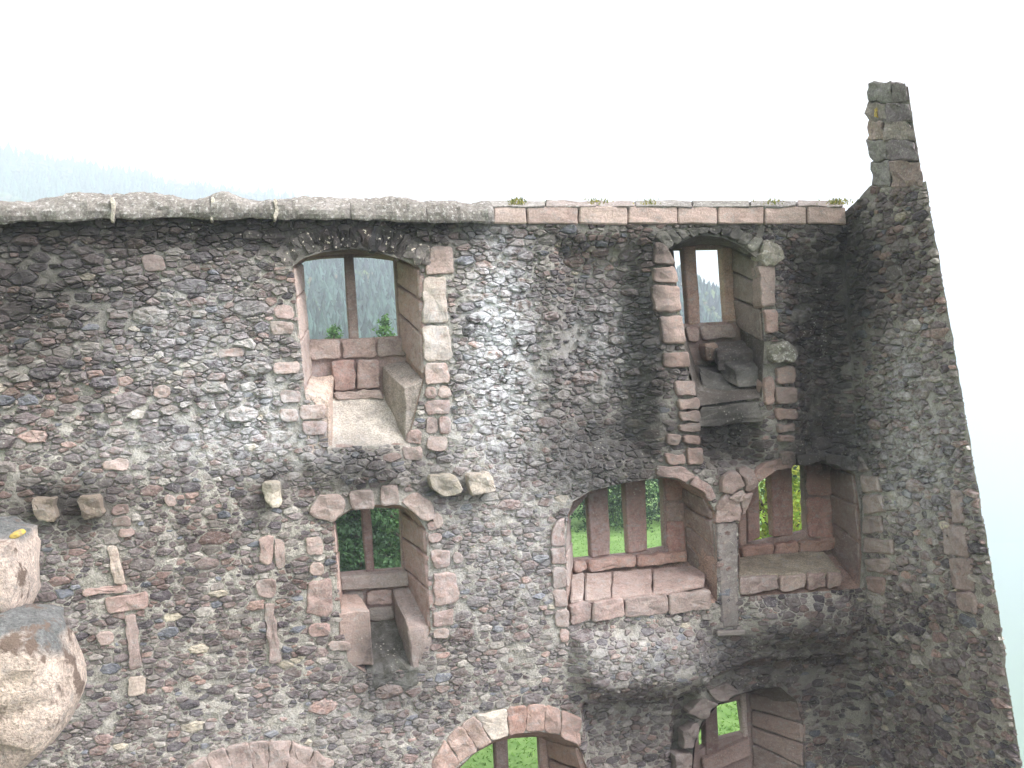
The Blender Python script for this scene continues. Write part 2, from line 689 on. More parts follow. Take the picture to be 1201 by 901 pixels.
def window(front, frame, hole, w1=-.85, w0=0.0, label=None, col=(150, 124, 112), arch_dark=False):
    """Niche: front outline and frame outline (same count), one opening cut through the frame."""
    fr = [P(x, y, w0) for x, y in front]
    bk = [P(x, y, w1) for x, y in frame]
    hl = [P(x, y, w1) for x, y in hole]
    g = np.array(fr)
    KEEP.append(g)
    facade_holes.append(fr)
    back_holes.append(bk)
    # splayed lining from the wall face to the frame, then straight out to the back
    n = len(fr)
    V, Fc = [], []
    K = 7
    rows = []
    for k in range(K + 1):
        f = k / K
        row = []
        for i in range(n):
            for s in range(4):
                a0 = (np.array(fr[i]) * (1 - f) + np.array(bk[i]) * f)
                a1 = (np.array(fr[(i + 1) % n]) * (1 - f) + np.array(bk[(i + 1) % n]) * f)
                p = a0 + (a1 - a0) * s / 4
                jw = .02 if 0 < k < K else 0
                row.append((p[0] + nz(p[0], p[1], k, 5) * jw, -(w0 + (w1 - w0) * f) + (-.01 if k == 0 else 0), p[1] + nz(p[0], p[1], k + 9, 5) * jw))
        rows.append(row)
    rows.append([(q[0], -TB, q[2]) for q in rows[-1]])
    N = len(rows[0])
    for r in rows:
        V += r
    for k in range(len(rows) - 1):
        for i in range(N):
            j = (i + 1) % N
            Fc.append((k * N + i, (k + 1) * N + i, (k + 1) * N + j, k * N + j))
    c = np.array(lin(col))
    win = link('window', mesh_from('window', V, Fc, c), M_MOR, facade, **({'label': label} if label else {}))
    # frame plate with the opening
    th = .16
    vv = [Vector(p) for p in bk] + [Vector(p) for p in hl]
    nb = len(bk)
    ed = [(i, (i + 1) % nb) for i in range(nb)] + [(nb + i, nb + (i + 1) % len(hl)) for i in range(len(hl))]
    res = delaunay_2d_cdt(vv, ed, [], 0, 1e-5)
    pv, pf = res[0], res[2]
    hp = np.array(hl)
    fs = []
    for f in pf:
        cx = sum(pv[i][0] for i in f) / len(f)
        cz = sum(pv[i][1] for i in f) / len(f)
        if inside(hp, np.array([cx]), np.array([cz]))[0] or not inside(np.array(bk), np.array([cx]), np.array([cz]))[0]:
            continue
        fs.append(tuple(f))
    n0 = len(pv)
    V = [(p[0], -w1, p[1]) for p in pv] + [(p[0], -w1 + th, p[1]) for p in pv]
    Fc = fs + [tuple(i + n0 for i in f[::-1]) for f in fs]
    m0 = len(V)
    for p in hl:
        V += [(p[0], -w1, p[1]), (p[0], -w1 + th, p[1])]
    for i in range(len(hl)):
        j = (i + 1) % len(hl)
        Fc.append((m0 + 2 * i, m0 + 2 * j, m0 + 2 * j + 1, m0 + 2 * i + 1))
    link('frame', mesh_from('frame', V, Fc, np.array(SANDS[3]) * .95), M_SAND, win)
    return win


def reveal(win, fpts, bpts, w0, w1, thick=.12, side=1, **kw):
    """Courses of squared blocks along one reveal: front and back edge traced from top to bottom."""
    kc = kw.pop('col', None)
    for k in range(len(fpts) - 1):
        kw['col'] = np.array(kc if kc is not None else RB.choice(SANDS)) * RB.uniform(.75, 1.2)
        a, b = PW(*fpts[k], w0), PW(*fpts[k + 1], w0)
        c, d = PW(*bpts[k], w1), PW(*bpts[k + 1], w1)
        g = .02
        dz = Vector((0, 0, g))
        o = Vector((side * thick, 0, 0))
        a, b, c, d = [p - o * .3 for p in (a, b, c, d)]
        q = [a - dz, c - dz, d + dz, b + dz]
        hexa('reveal_block', q, [p + o for p in q], win, bev=.018, rough=.016, cuts=3, **kw)


def voussoirs(name, inner, outer, parent, w=0.0, h=.05, n=None, cols=None, mat=None, **kw):
    for k in range(len(inner) - 1):
        block(name, [inner[k], inner[k + 1], outer[k + 1], outer[k]], parent, w=w, h=h, col=(cols[k] if cols else None), mat=mat, **kw)


DARK = lin((96, 88, 84))
GREY = lin((150, 142, 132))
PALE = lin((205, 196, 178))

# ---- window with the two open lights over the valley, upper left
front = [(344, 312), (356, 303), (378, 296), (410, 292), (442, 296), (470, 304), (492, 314), (496, 420), (497, 445), (478, 521), (430, 523), (385, 526), (384, 490), (357, 458), (352, 400)]
frame = [(352, 309), (358, 303), (380, 300), (411, 298), (438, 299), (462, 302), (474, 306), (477, 392), (476, 430), (466, 466), (430, 470), (388, 472), (376, 460), (364, 440), (360, 400)]
w = window(front, frame, [(354, 308), (362, 303), (411, 301), (462, 300), (468, 394), (415, 397), (363, 398)], label='wide twin-light window niche with stone seats and a broken pale floor')
post('mullion', [(403, 296), (414, 296), (421, 397), (410, 398)], -.84, .16, w, col=lin((120, 98, 88)), bev=.018)
reveal(w, [(492, 315), (494, 352), (496, 392), (497, 440)], [(467, 303), (468, 334), (470, 368), (473, 412)], 0.0, -.83, thick=.1, col=lin((146, 116, 106)))
reveal(w, [(345, 314), (348, 350), (352, 400), (357, 455)], [(354, 308), (357, 340), (361, 385), (364, 440)], 0.0, -.83, thick=-.06, side=1, col=lin((190, 166, 154)))
block('breast_block', [(362, 400), (398, 399), (399, 421), (363, 422)], w, w=-.84, h=.06, keep=False)
block('breast_block', [(401, 399), (440, 397), (441, 419), (402, 421)], w, w=-.84, h=.05, keep=False)
block('breast_block', [(442, 397), (472, 395), (476, 417), (443, 419)], w, w=-.84, h=.05, keep=False, col=lin((130, 110, 104)))
block('breast_block', [(389, 424), (416, 423), (417, 457), (391, 458)], w, w=-.80, h=.07, keep=False, col=lin((160, 120, 109)))
block('breast_block', [(418, 423), (443, 421), (446, 455), (419, 457)], w, w=-.80, h=.07, keep=False)
block('breast_block', [(391, 460), (447, 457), (450, 467), (393, 469)], w, w=-.76, h=.06, keep=False)
slab('window_seat', [(364, 441, -.8), (390, 440, -.8), (386, 470, .0), (357, 458, .0)], .95, w, col=lin((184, 162, 146)), mat=M_MOR, rough=.03)
slab('window_seat', [(447, 428, -.8), (478, 424, -.8), (496, 444, -.02), (472, 456, -.02)], .95, w, col=lin((146, 136, 126)), mat=M_MOR, rough=.03)
slab('niche_floor', [(384, 466, -.8), (470, 462, -.8), (480, 521, .02), (384, 526, .02)], .35, w, col=lin((188, 180, 168)), mat=M_MOR, rough=.04, cuts=5)
inn = [(338, 316), (345, 307), (353, 302), (362, 299), (371, 296), (381, 294), (391, 292), (401, 291), (411, 290.5), (421, 291), (431, 293), (441, 295), (451, 297), (461, 300), (471, 303), (481, 307), (491, 311), (500, 316)]
out = [(322, 298), (330, 288), (340, 281), (350, 277), (360, 273), (371, 269), (383, 267), (396, 265), (409, 264), (422, 265), (436, 266), (450, 268), (462, 271), (473, 274), (484, 279), (494, 283), (505, 290), (514, 300)]
voussoirs('arch_stone', inn, out, w, h=.04, mat=M_ARCH, cols=[np.array(RB.choices(PAL, PALW)[0]) * .7 for _ in range(17)], rough=.045)

# ---- upper right window between two stepped piers
front = [(780, 294), (796, 284), (822, 276), (848, 279), (868, 288), (889, 304), (893, 360), (896, 400), (893, 466), (850, 472), (820, 476), (804, 420), (797, 370), (790, 330)]
frame = [(788, 293), (800, 290), (822, 287), (842, 288), (856, 291), (866, 297), (866, 350), (868, 390), (872, 425), (845, 428), (815, 428), (806, 400), (798, 370), (792, 330)]
w = window(front, frame, [(790, 293), (846, 292), (852, 377), (798, 380)], w1=-.95, col=(104, 96, 88), label='narrow twin-light window above a dark broken stair between stepped piers')
post('mullion', [(801, 288), (816, 288), (822, 380), (808, 381)], -.93, .18, w, col=lin((165, 128, 112)))
post('jamb_post', [(846, 290), (859, 290), (864, 378), (852, 379)], -.92, .18, w, col=lin((170, 136, 120)))
reveal(w, [(888, 305), (890, 332), (893, 362), (896, 402)], [(859, 291), (860, 318), (862, 350), (865, 384)], -.05, -.93, thick=.1, col=lin((140, 122, 112)))
block('breast_block', [(803, 384), (817, 384), (819, 401), (806, 402)], w, w=-.93, h=.06, keep=False)
block('breast_block', [(819, 383), (858, 380), (862, 396), (822, 400)], w, w=-.93, h=.08, keep=False)
block('breast_block', [(822, 404), (838, 402), (842, 424), (826, 424)], w, w=-.85, h=.12, keep=False, col=lin((184, 150, 128)))
slab('broken_step', [(836, 402, -.9), (872, 398, -.9), (886, 412, -.45), (842, 416, -.45)], .28, w, col=DARK, rough=.03)
slab('broken_step', [(842, 420, -.6), (888, 416, -.6), (904, 430, -.2), (864, 434, -.2)], .3, w, col=lin((120, 122, 116)), rough=.03)
slab('broken_step', [(820, 430, -.7), (866, 428, -.7), (874, 456, -.3), (826, 460, -.3)], .35, w, col=lin((98, 96, 90)), rough=.05, mat=M_RUB)
slab('broken_step', [(820, 458, -.4), (890, 452, -.4), (892, 474, .0), (820, 480, .0)], .3, w, col=lin((116, 112, 104)), rough=.05, mat=M_RUB)
inn = [(778, 296), (788, 288), (797, 283), (807, 279), (818, 276), (829, 275), (840, 276), (851, 279), (862, 284), (872, 290), (882, 298)]
out = [(766, 276), (778, 272), (790, 270), (803, 269), (817, 268), (831, 267), (845, 268), (858, 270), (870, 273), (882, 277), (893, 282)]
voussoirs('arch_stone', inn, out, w, w=-.02, h=.1, mat=M_RUB, cols=[np.array(lin((124, 122, 112))) * RB.uniform(.7, 1.1) for _ in range(10)], rough=.03)

# ---- lower left window
front = [(391, 612), (404, 602), (412, 597), (440, 592), (468, 592), (484, 600), (499, 620), (502, 680), (505, 738), (488, 785), (455, 789), (430, 790), (408, 775), (400, 718), (395, 660)]
frame = [(393, 611), (402, 604), (412, 598), (436, 595), (462, 594), (474, 597), (478, 612), (482, 668), (484, 700), (474, 728), (450, 732), (432, 733), (420, 722), (402, 700), (398, 668)]
w = window(front, frame, [(393, 610), (406, 600), (430, 595), (469, 597), (472, 667), (433, 670), (398, 673)], label='twin-light window with trees behind it and worn side seats')
post('mullion', [(423, 592), (434, 592), (440, 671), (430, 673)], -.84, .16, w, col=lin((128, 92, 86)))
reveal(w, [(499, 621), (500, 650), (503, 690), (505, 738)], [(472, 600), (474, 630), (477, 668), (482, 700)], 0.0, -.83, thick=.1, col=lin((146, 112, 103)))
reveal(w, [(391, 613), (394, 650), (398, 700)], [(393, 611), (396, 645), (399, 690)], 0.0, -.83, thick=-.06, col=lin((180, 150, 138)))
slab('sill', [(398, 672, -.9), (474, 666, -.9), (479, 672, -.72), (399, 677, -.72)], .22, w, col=lin((140, 128, 120)))
block('breast_block', [(402, 695), (426, 693), (428, 712), (404, 714)], w, w=-.85, h=.05, keep=False, col=GREY)
block('breast_block', [(428, 693), (459, 690), (461, 708), (430, 710)], w, w=-.85, h=.06, keep=False)
block('breast_block', [(430, 714), (462, 712), (464, 726), (431, 728)], w, w=-.85, h=.05, keep=False, col=GREY)
slab('window_seat', [(398, 697, -.8), (421, 695, -.8), (434, 716, .0), (397, 719, .0)], .82, w, col=lin((164, 138, 126)), rough=.025)
slab('window_seat', [(461, 690, -.8), (486, 688, -.8), (506, 734, .0), (480, 741, .0)], .62, w, col=lin((132, 114, 106)), rough=.03)
slab('niche_floor', [(418, 730, -.8), (466, 726, -.8), (490, 784, .02), (428, 790, .02)], .3, w, col=lin((84, 84, 74)), mat=M_RUB, rough=.05, cuts=5)
for q in ([(362, 598), (372, 582), (398, 577), (405, 590), (404, 600), (390, 612), (368, 608)], [(409, 577), (436, 572), (440, 596), (413, 599)], [(444, 569), (466, 567), (468, 591), (446, 594)],
          [(470, 586), (490, 577), (506, 590), (511, 606), (497, 612), (481, 599)]):
    block('arch_stone', q, w, h=.07, inner=.8, col=None if q[0][0] in (362, 470) else lin((128, 108, 100)))

# ---- big double window, left niche
front = [(666, 604), (672, 588), (692, 576), (735, 566), (775, 560), (800, 564), (822, 577), (838, 600), (840, 640), (841, 706), (815, 712), (740, 720), (668, 728), (664, 700), (663, 650)]
frame = [(668, 604), (674, 590), (692, 578), (735, 562), (772, 556), (792, 560), (800, 572), (804, 590), (805, 620), (806, 655), (790, 660), (735, 666), (672, 672), (671, 655), (670, 630)]
w = window(front, frame, [(668, 606), (690, 580), (735, 560), (777, 562), (780, 642), (735, 650), (671, 656)], w1=-.9, label='left half of the large double window with three tall slit lights')
post('mullion', [(689, 575), (713, 570), (716, 651), (694, 655)], -.87, .2, w, col=lin((150, 112, 102)))
post('mullion', [(732, 556), (757, 556), (760, 646), (737, 650)], -.87, .2, w, col=lin((156, 114, 104)))
block('jamb_block', [(779, 558), (799, 560), (801, 586), (780, 587)], w, w=-.9, h=.04, keep=False, col=lin((146, 100, 92)))
block('jamb_block', [(780, 589), (801, 588), (802, 608), (781, 609)], w, w=-.9, h=.04, keep=False)
block('jamb_block', [(781, 612), (802, 611), (803, 652), (783, 654)], w, w=-.9, h=.04, keep=False, col=lin((158, 104, 94)))
reveal(w, [(826, 584), (834, 610), (838, 640), (841, 672), (844, 705)], [(801, 570), (803, 592), (805, 615), (806, 636), (807, 660)], -.06, -.88, thick=.08, col=lin((116, 90, 84)))
reveal(w, [(663, 612), (664, 650), (666, 690)], [(668, 606), (670, 634), (672, 660)], 0.0, -.85, thick=-.05)
for a, b in ((670, 686), (687, 744), (745, 803)):
    block('sill_block', [(a, 658 - (a - 670) * .09), (b, 657 - (b - 670) * .09), (b + 1, 669 - (b - 670) * .09), (a + 1, 671 - (a - 670) * .09)], w, w=-.88, h=.12, keep=False, col=lin((172, 128, 112)))
xs = (667, 684, 716, 764, 826)
for k in range(4):
    a, b = xs[k], xs[k + 1]
    ya, yb = 671 - (a - 668) * .075, 671 - (b - 668) * .075
    slab('sill_slab', [(a + 2, ya + 2, -.75), (b + 1, yb + 2, -.75), (b, yb + 31 - (k == 3) * 6, -.02), (a + 1, ya + 32, -.02)], .09, w, col=RB.choice(SANDS), rough=.022, bev=.025)
xs = (668, 693, 732, 783, 834)
for k in range(4):
    a, b = xs[k], xs[k + 1]
    ya, yb = 708 - (a - 668) * .1, 708 - (b - 668) * .1
    block('fascia_block', [(a + .6, ya), (b - .6, yb), (b - .6, yb + 22), (a + .6, ya + 24)], w, w=0, h=.05, depth=.4)
block('arch_stone', [(768, 546), (800, 548), (814, 556), (805, 566), (790, 560), (769, 559)], w, h=.07)
block('arch_stone', [(815, 557), (831, 569), (840, 583), (831, 590), (822, 576), (806, 567)], w, h=.07)

# ---- big double window, right niche
front = [(866, 612), (870, 580), (884, 562), (905, 548), (942, 538), (978, 541), (1002, 556), (1008, 600), (1010, 650), (1008, 690), (960, 694), (868, 700), (866, 670), (866, 640)]
frame = [(866, 610), (870, 575), (884, 556), (905, 546), (938, 538), (962, 540), (974, 548), (976, 590), (978, 630), (976, 650), (945, 653), (868, 660), (867, 645), (866, 628)]
w = window(front, frame, [(868, 575), (890, 552), (943, 541), (946, 623), (869, 640)], w1=-.9, label='right half of the large double window with slit lights and a plastered sloping sill')
post('jamb_post', [(866, 585), (875, 575), (876, 640), (868, 642)], -.86, .2, w, col=lin((168, 130, 116)))
post('mullion', [(876, 556), (889, 550), (892, 630), (878, 637)], -.87, .2, w, col=lin((150, 106, 96)))
post('mullion', [(904, 544), (929, 540), (931, 628), (908, 630)], -.87, .2, w, col=lin((152, 108, 98)))
block('jamb_block', [(945, 541), (974, 545), (975, 582), (946, 580)], w, w=-.9, h=.04, keep=False, col=lin((150, 104, 94)))
block('jamb_block', [(946, 583), (975, 585), (976, 632), (947, 630)], w, w=-.9, h=.04, keep=False, col=lin((164, 110, 98)))
reveal(w, [(1000, 556), (1005, 592), (1008, 635), (1009, 688)], [(974, 548), (976, 578), (977, 612), (978, 650)], -.04, -.88, thick=.1, col=lin((132, 104, 96)))
for a, b in ((868, 905), (906, 934), (935, 978)):
    block('sill_block', [(a, 641 - (a - 868) * .1), (b, 640 - (b - 868) * .1), (b, 654 - (b - 868) * .1), (a, 656 - (a - 868) * .1)], w, w=-.88, h=.1, keep=False, col=lin((168, 122, 106)))
slab('sill_slab', [(867, 652, -.75), (966, 646, -.75), (986, 670, -.03), (866, 676, -.03)], .1, w, col=lin((158, 146, 128)), mat=M_MOR, rough=.025, cuts=4)
for a, b in ((866, 912), (914, 945), (946, 968), (969, 986)):
    block('fascia_block', [(a + .6, 677 - (a - 866) * .05), (b - .6, 677 - (b - 866) * .05), (b - .6, 693 - (b - 866) * .06), (a + .6, 698 - (a - 866) * .06)], w, w=0, h=.05, depth=.4)
block('arch_stone', [(880, 558), (897, 541), (926, 535), (930, 548), (906, 553), (888, 566)], w, h=.07, col=lin((170, 132, 116)))
block('arch_stone', [(932, 534), (960, 532), (964, 541), (934, 546)], w, h=.06, col=DARK)
block('arch_stone', [(966, 532), (996, 536), (1004, 552), (990, 550), (968, 542)], w, h=.06, col=DARK)

# ---- pier between the two niches
pier = post('pier', [(838, 612), (866, 610), (869, 737), (846, 739)], .03, .85, facade, col=lin((108, 101, 98)), bev=.05, cuts=3)
PR = pier
for q, h_ in (([(838, 594), (849, 578), (867, 584), (868, 611), (839, 613)], .07), ([(844, 560), (860, 549), (871, 568), (852, 580), (842, 574)], .12), ([(863, 548), (880, 548), (888, 571), (873, 578)], .10),
              ([(868, 581), (882, 576), (878, 594), (869, 606)], .06), ([(852, 583), (868, 574), (874, 580), (866, 590)], .11)):
    block('capital_stone', q, PR, w=.0, h=h_, depth=.6, inner=.75, rough=.03, col=lin(RB.choice(((160, 134, 124), (148, 122, 113), (166, 146, 136)))))
slab('pier_base', [(842, 737, -.2), (872, 735, -.2), (874, 739, .12), (840, 741, .12)], .09, PR, col=GREY)

# ---- arched opening at the bottom, middle
front = [(530, 905), (545, 893), (561, 879), (580, 868), (600, 861), (632, 858), (656, 862), (679, 876), (690, 905), (693, 985), (535, 985)]
frame = [(532, 908), (545, 893), (561, 881), (580, 871), (600, 866), (622, 864), (634, 865), (645, 872), (652, 905), (654, 985), (536, 985)]
w = window(front, frame, [(538, 902), (556, 884), (580, 871), (600, 866), (632, 864), (638, 975), (540, 978)], w1=-.85, label='arched ground window over the lawn with pale voussoirs')
post('mullion', [(580, 862), (595, 860), (600, 975), (585, 976)], -.83, .2, w, col=lin((118, 92, 84)))
post('jamb_post', [(633, 858), (642, 858), (647, 975), (638, 976)], -.83, .2, w, col=lin((170, 138, 124)))
reveal(w, [(677, 876), (684, 905), (688, 950)], [(642, 866), (645, 890), (648, 930)], -.03, -.83, thick=.1, col=lin((152, 116, 102)))
inn = [(521, 915), (540, 895), (560, 879), (577, 869), (597, 862), (616, 859), (637, 857.5), (657, 862), (679, 876)]
out = [(503, 897), (522, 866), (541, 850), (556, 838), (594, 830), (617, 826), (640, 826), (658, 832), (682, 842)]
voussoirs('arch_stone', inn, out, w, h=.04, cols=[lin(c) for c in ((176, 142, 126), (182, 150, 134), (176, 146, 130), (204, 192, 176), (172, 128, 110), (184, 146, 130), (180, 142, 126), (176, 138, 124))])

# ---- small window at the bottom right
front = [(812, 905), (815, 872), (824, 848), (840, 828), (866, 815), (890, 808), (915, 806), (934, 822), (942, 850), (944, 985), (806, 985)]
frame = [(812, 900), (815, 872), (822, 848), (838, 826), (858, 816), (872, 812), (882, 815), (884, 830), (884, 870), (884, 960), (812, 960)]
w = window(front, frame, [(819, 858), (828, 846), (842, 827), (868, 821), (873, 860), (842, 868), (820, 880)], w0=-.2, w1=-1.0, col=(112, 100, 94), label='deep shaded ground window with a glimpse of grass')
post('mullion', [(826, 836), (841, 822), (844, 886), (829, 894)], -.97, .2, w, col=lin((120, 86, 80)))
post('jamb_post', [(868, 812), (875, 810), (878, 864), (873, 866)], -.97, .16, w, col=lin((206, 186, 176)))
reveal(w, [(936, 822), (940, 848), (942, 872), (943, 900), (944, 940)], [(880, 812), (882, 832), (883, 852), (884, 872), (885, 905)], -.2, -.97, thick=.1, col=lin((136, 110, 100)))
slab('sill', [(820, 884, -1.1), (874, 858, -1.1), (880, 866, -.9), (824, 892, -.9)], .3, w, col=lin((150, 120, 110)))
for q in ([(800, 858), (814, 848), (820, 852), (812, 876), (800, 880)], [(806, 834), (826, 816), (840, 825), (824, 846)], [(828, 812), (850, 800), (868, 812), (842, 823)], [(790, 884), (810, 882), (812, 905), (792, 908)]):
    block('arch_stone', q, w, w=-.2, h=.05, col=lin((126, 110, 104)), rough=.03)

# ---- quoins, jamb stones and odd dressed stones let into the rubble
QUO = [[(505, 290), (530, 288), (533, 320), (498, 323)], [(496, 326), (522, 324), (525, 378), (495, 380)], [(495, 383), (526, 382), (531, 418), (524, 423), (497, 424)], [(498, 427), (525, 426), (527, 450), (498, 451)],
       [(498, 453), (511, 453), (512, 468), (498, 468)], [(514, 453), (528, 453), (528, 467), (514, 467)], [(498, 471), (528, 469), (528, 485), (499, 487)], [(499, 490), (512, 489), (512, 508), (500, 509)], [(515, 489), (528, 488), (528, 509), (515, 510)],
       [(500, 512), (524, 512), (525, 528), (501, 529)], [(478, 505), (494, 504), (495, 520), (477, 521)], [(470, 524), (495, 523), (495, 540), (471, 540)],
       [(320, 425), (350, 424), (351, 438), (321, 440)], [(328, 459), (352, 458), (354, 471), (330, 472)], [(352, 475), (382, 474), (382, 491), (352, 492)], [(353, 495), (383, 494), (383, 509), (355, 511)], [(327, 480), (349, 480), (350, 494), (328, 495)],
       [(322, 358), (343, 358), (344, 374), (322, 374)], [(316, 378), (344, 377), (345, 392), (317, 393)],
       [(766, 284), (778, 287), (789, 305), (790, 311), (766, 311)], [(764, 314), (791, 313), (794, 333), (765, 332)], [(763, 336), (795, 335), (798, 367), (766, 366)], [(772, 371), (799, 370), (802, 404), (774, 402)], [(775, 414), (806, 413), (808, 431), (777, 431)],
       [(790, 447), (813, 446), (815, 464), (791, 465)], [(793, 468), (819, 467), (820, 480), (794, 480)], [(795, 483), (819, 482), (820, 494), (796, 494)], [(794, 497), (820, 496), (821, 507), (795, 507)], [(780, 510), (796, 509), (796, 522), (781, 522)],
       [(800, 510), (820, 511), (820, 521), (801, 521)], [(777, 532), (802, 533), (803, 545), (780, 545)], [(804, 525), (822, 525), (823, 545), (805, 545)],
       [(889, 312), (906, 312), (908, 359), (891, 360)], [(894, 363), (909, 362), (911, 390), (897, 391)], [(894, 442), (905, 442), (906, 474), (895, 475)], [(908, 430), (930, 430), (931, 450), (909, 450)], [(906, 454), (932, 454), (933, 473), (908, 474)],
       [(907, 478), (934, 480), (935, 492), (909, 492)], [(908, 497), (930, 497), (930, 506), (909, 507)], [(910, 510), (928, 510), (929, 518), (911, 519)], [(912, 530), (930, 529), (931, 545), (914, 546)],
       [(506, 606), (515, 601), (521, 612), (513, 622)], [(500, 612), (510, 612), (513, 622), (502, 623)], [(500, 626), (517, 625), (517, 635), (503, 637)], [(504, 645), (526, 644), (529, 664), (508, 668)], [(530, 648), (542, 648), (544, 660), (531, 662)],
       [(508, 673), (534, 671), (538, 698), (532, 709), (509, 711)], [(507, 717), (532, 714), (531, 734), (508, 735)], [(508, 738), (527, 737), (526, 748), (509, 749)],
       [(357, 631), (376, 629), (380, 649), (360, 652)], [(362, 660), (379, 659), (380, 674), (363, 675)], [(362, 682), (388, 678), (391, 714), (384, 724), (358, 719)], [(360, 732), (385, 730), (389, 744), (363, 748)], [(384, 752), (410, 751), (412, 762), (386, 764)],
       [(303, 629), (321, 627), (321, 650), (316, 664), (305, 660)], [(323, 630), (333, 636), (334, 666), (323, 667)], [(300, 681), (322, 678), (325, 692), (318, 703), (302, 700)], [(310, 707), (320, 706), (330, 776), (316, 780)],
       [(133, 594), (150, 590), (153, 602), (131, 604)], [(132, 608), (152, 606), (153, 617), (132, 618)], [(138, 620), (158, 619), (157, 630), (138, 631)], [(125, 641), (137, 641), (148, 684), (135, 687)], [(97, 691), (148, 686), (150, 693), (98, 698)],
       [(123, 700), (172, 694), (173, 713), (125, 720)], [(146, 721), (159, 719), (167, 784), (153, 787)], [(113, 740), (132, 739), (134, 756), (115, 757)], [(150, 794), (171, 792), (171, 814), (151, 816)], [(193, 581), (205, 579), (208, 594), (194, 595)],
       [(646, 618), (661, 606), (662, 640), (646, 640)], [(645, 643), (662, 642), (663, 662), (646, 662)], [(647, 666), (663, 665), (664, 689), (648, 690)], [(648, 693), (664, 691), (666, 711), (650, 712)], [(650, 715), (666, 714), (668, 735), (652, 736)], [(655, 739), (667, 738), (667, 752), (656, 753)],
       [(1002, 534), (1012, 536), (1020, 552), (1008, 554)], [(1010, 557), (1030, 559), (1035, 576), (1014, 579)], [(1014, 582), (1035, 580), (1040, 601), (1015, 603)], [(1013, 606), (1035, 605), (1037, 624), (1014, 627)], [(1014, 632), (1048, 632), (1050, 650), (1015, 648)],
       [(1016, 655), (1045, 655), (1042, 672), (1018, 672)], [(1018, 676), (1040, 679), (1038, 698), (1020, 692)],
       [(120, 540), (150, 538), (152, 551), (121, 552)], [(255, 410), (285, 408), (286, 418), (256, 420)], [(180, 452), (199, 451), (200, 466), (181, 467)], [(165, 300), (190, 298), (195, 318), (170, 320)]]
quoin_done = []
SIDE_Q = [q for q in QUO if q[0][0] >= 1002]
for q in [q for q in QUO if q[0][0] < 1002]:
    lo = min(p[0] for p in q)
    c = None
    h = .045
    if 760 < lo < 940 and q[0][1] < 560:
        c, h = RB.choice([lin((184, 156, 144)), lin((172, 140, 128)), lin((164, 140, 130))]), .09
    if q[0][0] in (496, 495):
        c = lin((186, 172, 158))
    if q[0][0] in (125, 150):
        c = lin((192, 174, 158))
    quoin_done.append((q, c, h))
for q, c, h in quoin_done:
    block('quoin_stone' if q[0][0] not in (97, 123, 146, 125, 310) else 'sandstone_block', q, facade, h=h, col=c)

# stone lumps with moss beside the upper right window
block('lump_stone', [(886, 303), (892, 283), (910, 287), (916, 300), (908, 312), (892, 313)], facade, h=.16, rough=.04, inner=.7, col=lin((150, 144, 130)), mat=M_COPE)
block('lump_stone', [(902, 403), (920, 401), (931, 412), (926, 425), (904, 426), (897, 414)], facade, h=.2, rough=.04, inner=.65, col=lin((152, 148, 134)), mat=M_COPE)

# corbels that carried the vanished floor
for q, c in (([(38, 586), (64, 583), (68, 610), (42, 614)], (160, 146, 130)), ([(92, 583), (118, 580), (121, 606), (96, 609)], (146, 132, 118)), ([(308, 568), (329, 565), (331, 590), (322, 598), (310, 588)], (196, 186, 168)),
             ([(503, 558), (535, 555), (541, 578), (522, 582), (506, 575)], (178, 168, 150)), ([(548, 556), (576, 553), (581, 576), (551, 581)], (172, 160, 144))):
    block('corbel', q, facade, w=.2, h=.06, depth=.42, inner=.8, rough=.03, col=lin(c), mat=M_RUB, wear=.55)

# blind arch at the lower left
inn = [(238, 936), (258, 922), (278, 913), (298, 908), (316, 907), (335, 909), (354, 915), (372, 928)]
out = [(218, 900), (240, 885), (265, 876), (292, 870), (315, 868), (342, 869), (368, 878), (392, 893)]
voussoirs('arch_stone', inn, out, facade, h=.05, cols=[lin((146, 124, 115))] * 7)
block('blind_arch_infill', [(232, 912), (250, 900), (272, 892), (295, 888), (315, 887), (338, 888), (360, 896), (378, 908), (380, 960), (232, 960)], facade, w=-.06, h=.03, depth=.1, col=lin((150, 128, 118)))

# ---- wall body: front sheet with the niches cut out, back, top and ends
def top_z(x):
    return np.interp(x, [-7, P(0, 258)[0], P(180, 254)[0], P(560, 258)[0], P(600, 262)[0], P(995, 262)[0], X1], [P(0, 258)[1] + .1, P(0, 258)[1], P(180, 254)[1], P(560, 258)[1], P(600, 262)[1], P(995, 262)[1], P(995, 262)[1]])


xs = list(np.arange(X0, X1, .5)) + [X1]
outer = [(X0, Z0), (X1, Z0)] + [(x, float(top_z(x))) for x in xs[::-1]]
STEP = .07
pts = []
gx, gz = np.meshgrid(np.arange(X0 + .05, X1 - .03, STEP), np.arange(1.0, 11.9, STEP))
gx = gx + rng.uniform(-.02, .02, gx.shape)
gz = gz + rng.uniform(-.02, .02, gz.shape)
gx, gz = gx.ravel(), gz.ravel()
k = inside(np.array(outer), gx, gz) & (dist(np.array(outer), gx, gz) > .03)
for h in facade_holes:
    hp = np.array(h)
    k &= ~inside(hp, gx, gz)
    k &= dist(hp, gx, gz) > .02
gx, gz = gx[k], gz[k]
vv = [Vector(p) for p in outer]
ed = [(i, (i + 1) % len(outer)) for i in range(len(outer))]
for h in facade_holes:
    s = len(vv)
    vv += [Vector(p) for p in h]
    ed += [(s + i, s + (i + 1) % len(h)) for i in range(len(h))]
vv += [Vector((a, b)) for a, b in zip(gx, gz)]
res = delaunay_2d_cdt(vv, ed, [], 0, 1e-6)
pv = np.array([(p[0], p[1]) for p in res[0]])
tri = np.array([f for f in res[2] if len(f) == 3])
cen = pv[tri].mean(1)
